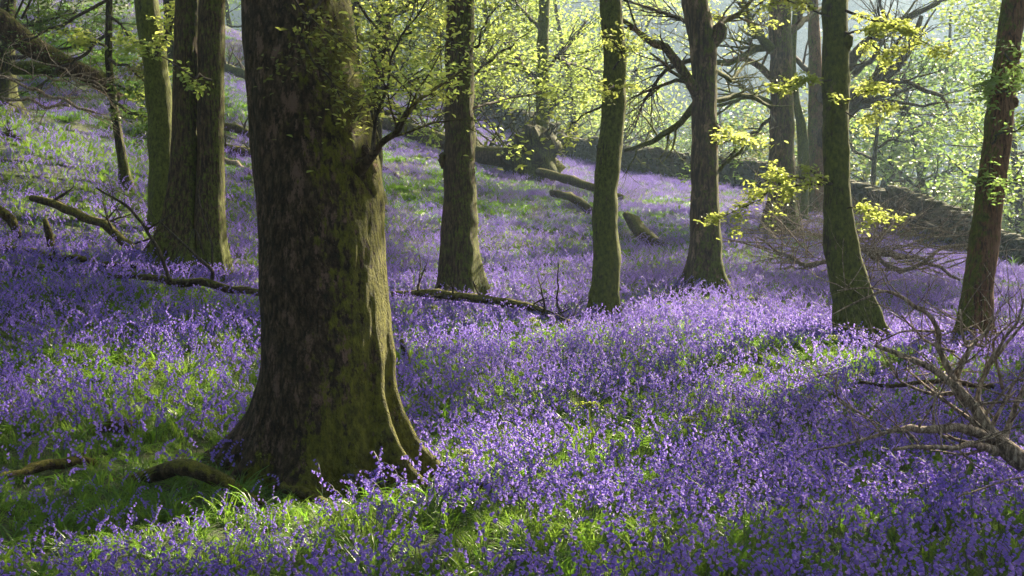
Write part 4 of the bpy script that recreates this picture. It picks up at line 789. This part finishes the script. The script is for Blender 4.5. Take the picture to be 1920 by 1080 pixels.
def field(y0, y1, dens, mx=3.0):
    A = (.47 * (y0 + y1) + 2 * mx) * (y1 - y0); n = int(A * dens); y = rg.uniform(y0, y1, n); x = rg.uniform(-1, 1, n) * (.47 * y1 + mx); k = np.abs(x) < .47 * y + mx; x, y = x[k], y[k]
    crest = np.where(x < -2, 58.0, np.interp(x, _wx, _wy) - .6); k = (y < crest + np.clip(-x - 12, 0, 60) * .4); x, y = x[k], y[k]; k = np.ones(len(x), bool)
    for tr in TREES:
        b = tr['base']; k &= np.hypot(x - b[0], y - b[1]) > tr['c'][3][3] * 1.25
    return x[k], y[k]
def place(x, y, var, smin, smax, tilt=.12):
    n = len(x); z = H(x, y) - .01; rot = np.stack([rg.normal(0, tilt, n), rg.normal(0, tilt, n), rg.uniform(0, 6.28, n)], 1)
    return np.stack([x, y, z], 1), rot, rg.uniform(smin, smax, n), var, np.clip(.5 + .3 * n2(x, y, 2.0, 41, 2) + rg.normal(0, .22, n), 0, 1)
parts = []
for y0, y1, dens, far in ((2.0, 8, 290, 0), (8, 14, 230, 0), (14, 24, 150, 0), (24, 60, 16, 1)):
    x, y = field(y0, y1, dens); g = green(x, y); k = rg.random(len(x)) > np.maximum(g * .96, low(x, y) * .86); x, y = x[k], y[k]
    pl = list(place(x, y, rg.integers(6, 9, len(x)) if far else rg.integers(0, 6, len(x)), .54, .92)); pl[2] = pl[2] * small(x, y); parts.append(pl)
cat_ = [np.concatenate([p[k] for p in parts]) for k in range(5)]; print('bluebells', len(cat_[0]))
scatter('bluebells', 'carpet of violet bluebells covering the woodland slope', *cat_, FORM, 'bluebells')
parts = []
for y0, y1, dens, far in ((2.0, 8, 70, 0), (8, 14, 55, 0), (14, 24, 40, 0), (24, 60, 5.5, 1)):
    x, y = field(y0, y1, dens); g = green(x, y); k = rg.random(len(x)) > .0 * low(x, y); x, y, g = x[k], y[k], g[k]; n = len(x)
    var = np.where(far, rg.integers(7, 9, n), np.where(rg.random(n) < .45 + .3 * g, rg.integers(4, 7, n), rg.integers(0, 4, n)))
    pl = list(place(x, y, var, .7, 1.1, .1)); pl[2] = pl[2] * (.72 + .4 * g) * (1 - .5 * low(x, y)) * small(x, y); parts.append(pl)
    k = rg.random(n) < g * .9 * (1 - low(x, y)); parts.append(place(x[k] + rg.normal(0, .05, k.sum()), y[k] + rg.normal(0, .05, k.sum()), var[k], .9, 1.35, .12))
for y0, y1, dens in ((2, 8, 240), (8, 13, 110)):   # low leaves that close the ground
    x, y = field(y0, y1, dens); parts.append(place(x, y, rg.integers(0, 7, len(x)), .38, .72, .2))
cat_ = [np.concatenate([p[k] for p in parts]) for k in range(5)]; print('grass', len(cat_[0]))
scatter('grass', 'green bluebell leaves and grass growing between the flowers', *cat_, STRAP, 'grass')
# far wood on the other side of the valley
far_forms = []
for k in (0, 2, 4):
    me = KIND[k][1].copy(); me.materials.clear(); me.materials.append(M['farleaf']); far_forms.append(me)
n = 1500; y = rg.uniform(95, 312, n); x = rg.uniform(-1, 1, n) * np.minimum(y * .62 + 30, 235); z = H(x, y)
scatter('far_wood', 'hazy wood covering the far side of the valley', np.stack([x, y, z - .5], 1), np.stack([0 * x, 0 * x, rg.uniform(0, 6.28, n)], 1), rg.uniform(.7, 1.1, n), rg.integers(0, 3, n), rg.random(n), far_forms, 'wood')

# ---------------------------------------------------------------- morning haze
mb = MB(); lo = np.array([-290, -60, -32.]); hi = np.array([290, 330, 66.])
v = np.array([[x, y, z] for x in (lo[0], hi[0]) for y in (lo[1], hi[1]) for z in (lo[2], hi[2])]); mb.add(v, [[0, 1, 3, 2], [4, 6, 7, 5], [0, 4, 5, 1], [2, 3, 7, 6], [0, 2, 6, 4], [1, 5, 7, 3]])
m, t, N = mat('haze'); pv = N('VolumePrincipled'); pv.inputs['Density'].default_value = .0008; pv.inputs['Color'].default_value = (.52, .72, 1, 1); pv.inputs['Anisotropy'].default_value = .5
t.links.new(pv.outputs[0], N('OutputMaterial').inputs['Volume'])
tag(mb.obj('haze', m, smooth=False), 'pale morning haze filling the wood and valley', 'haze', kind='stuff')
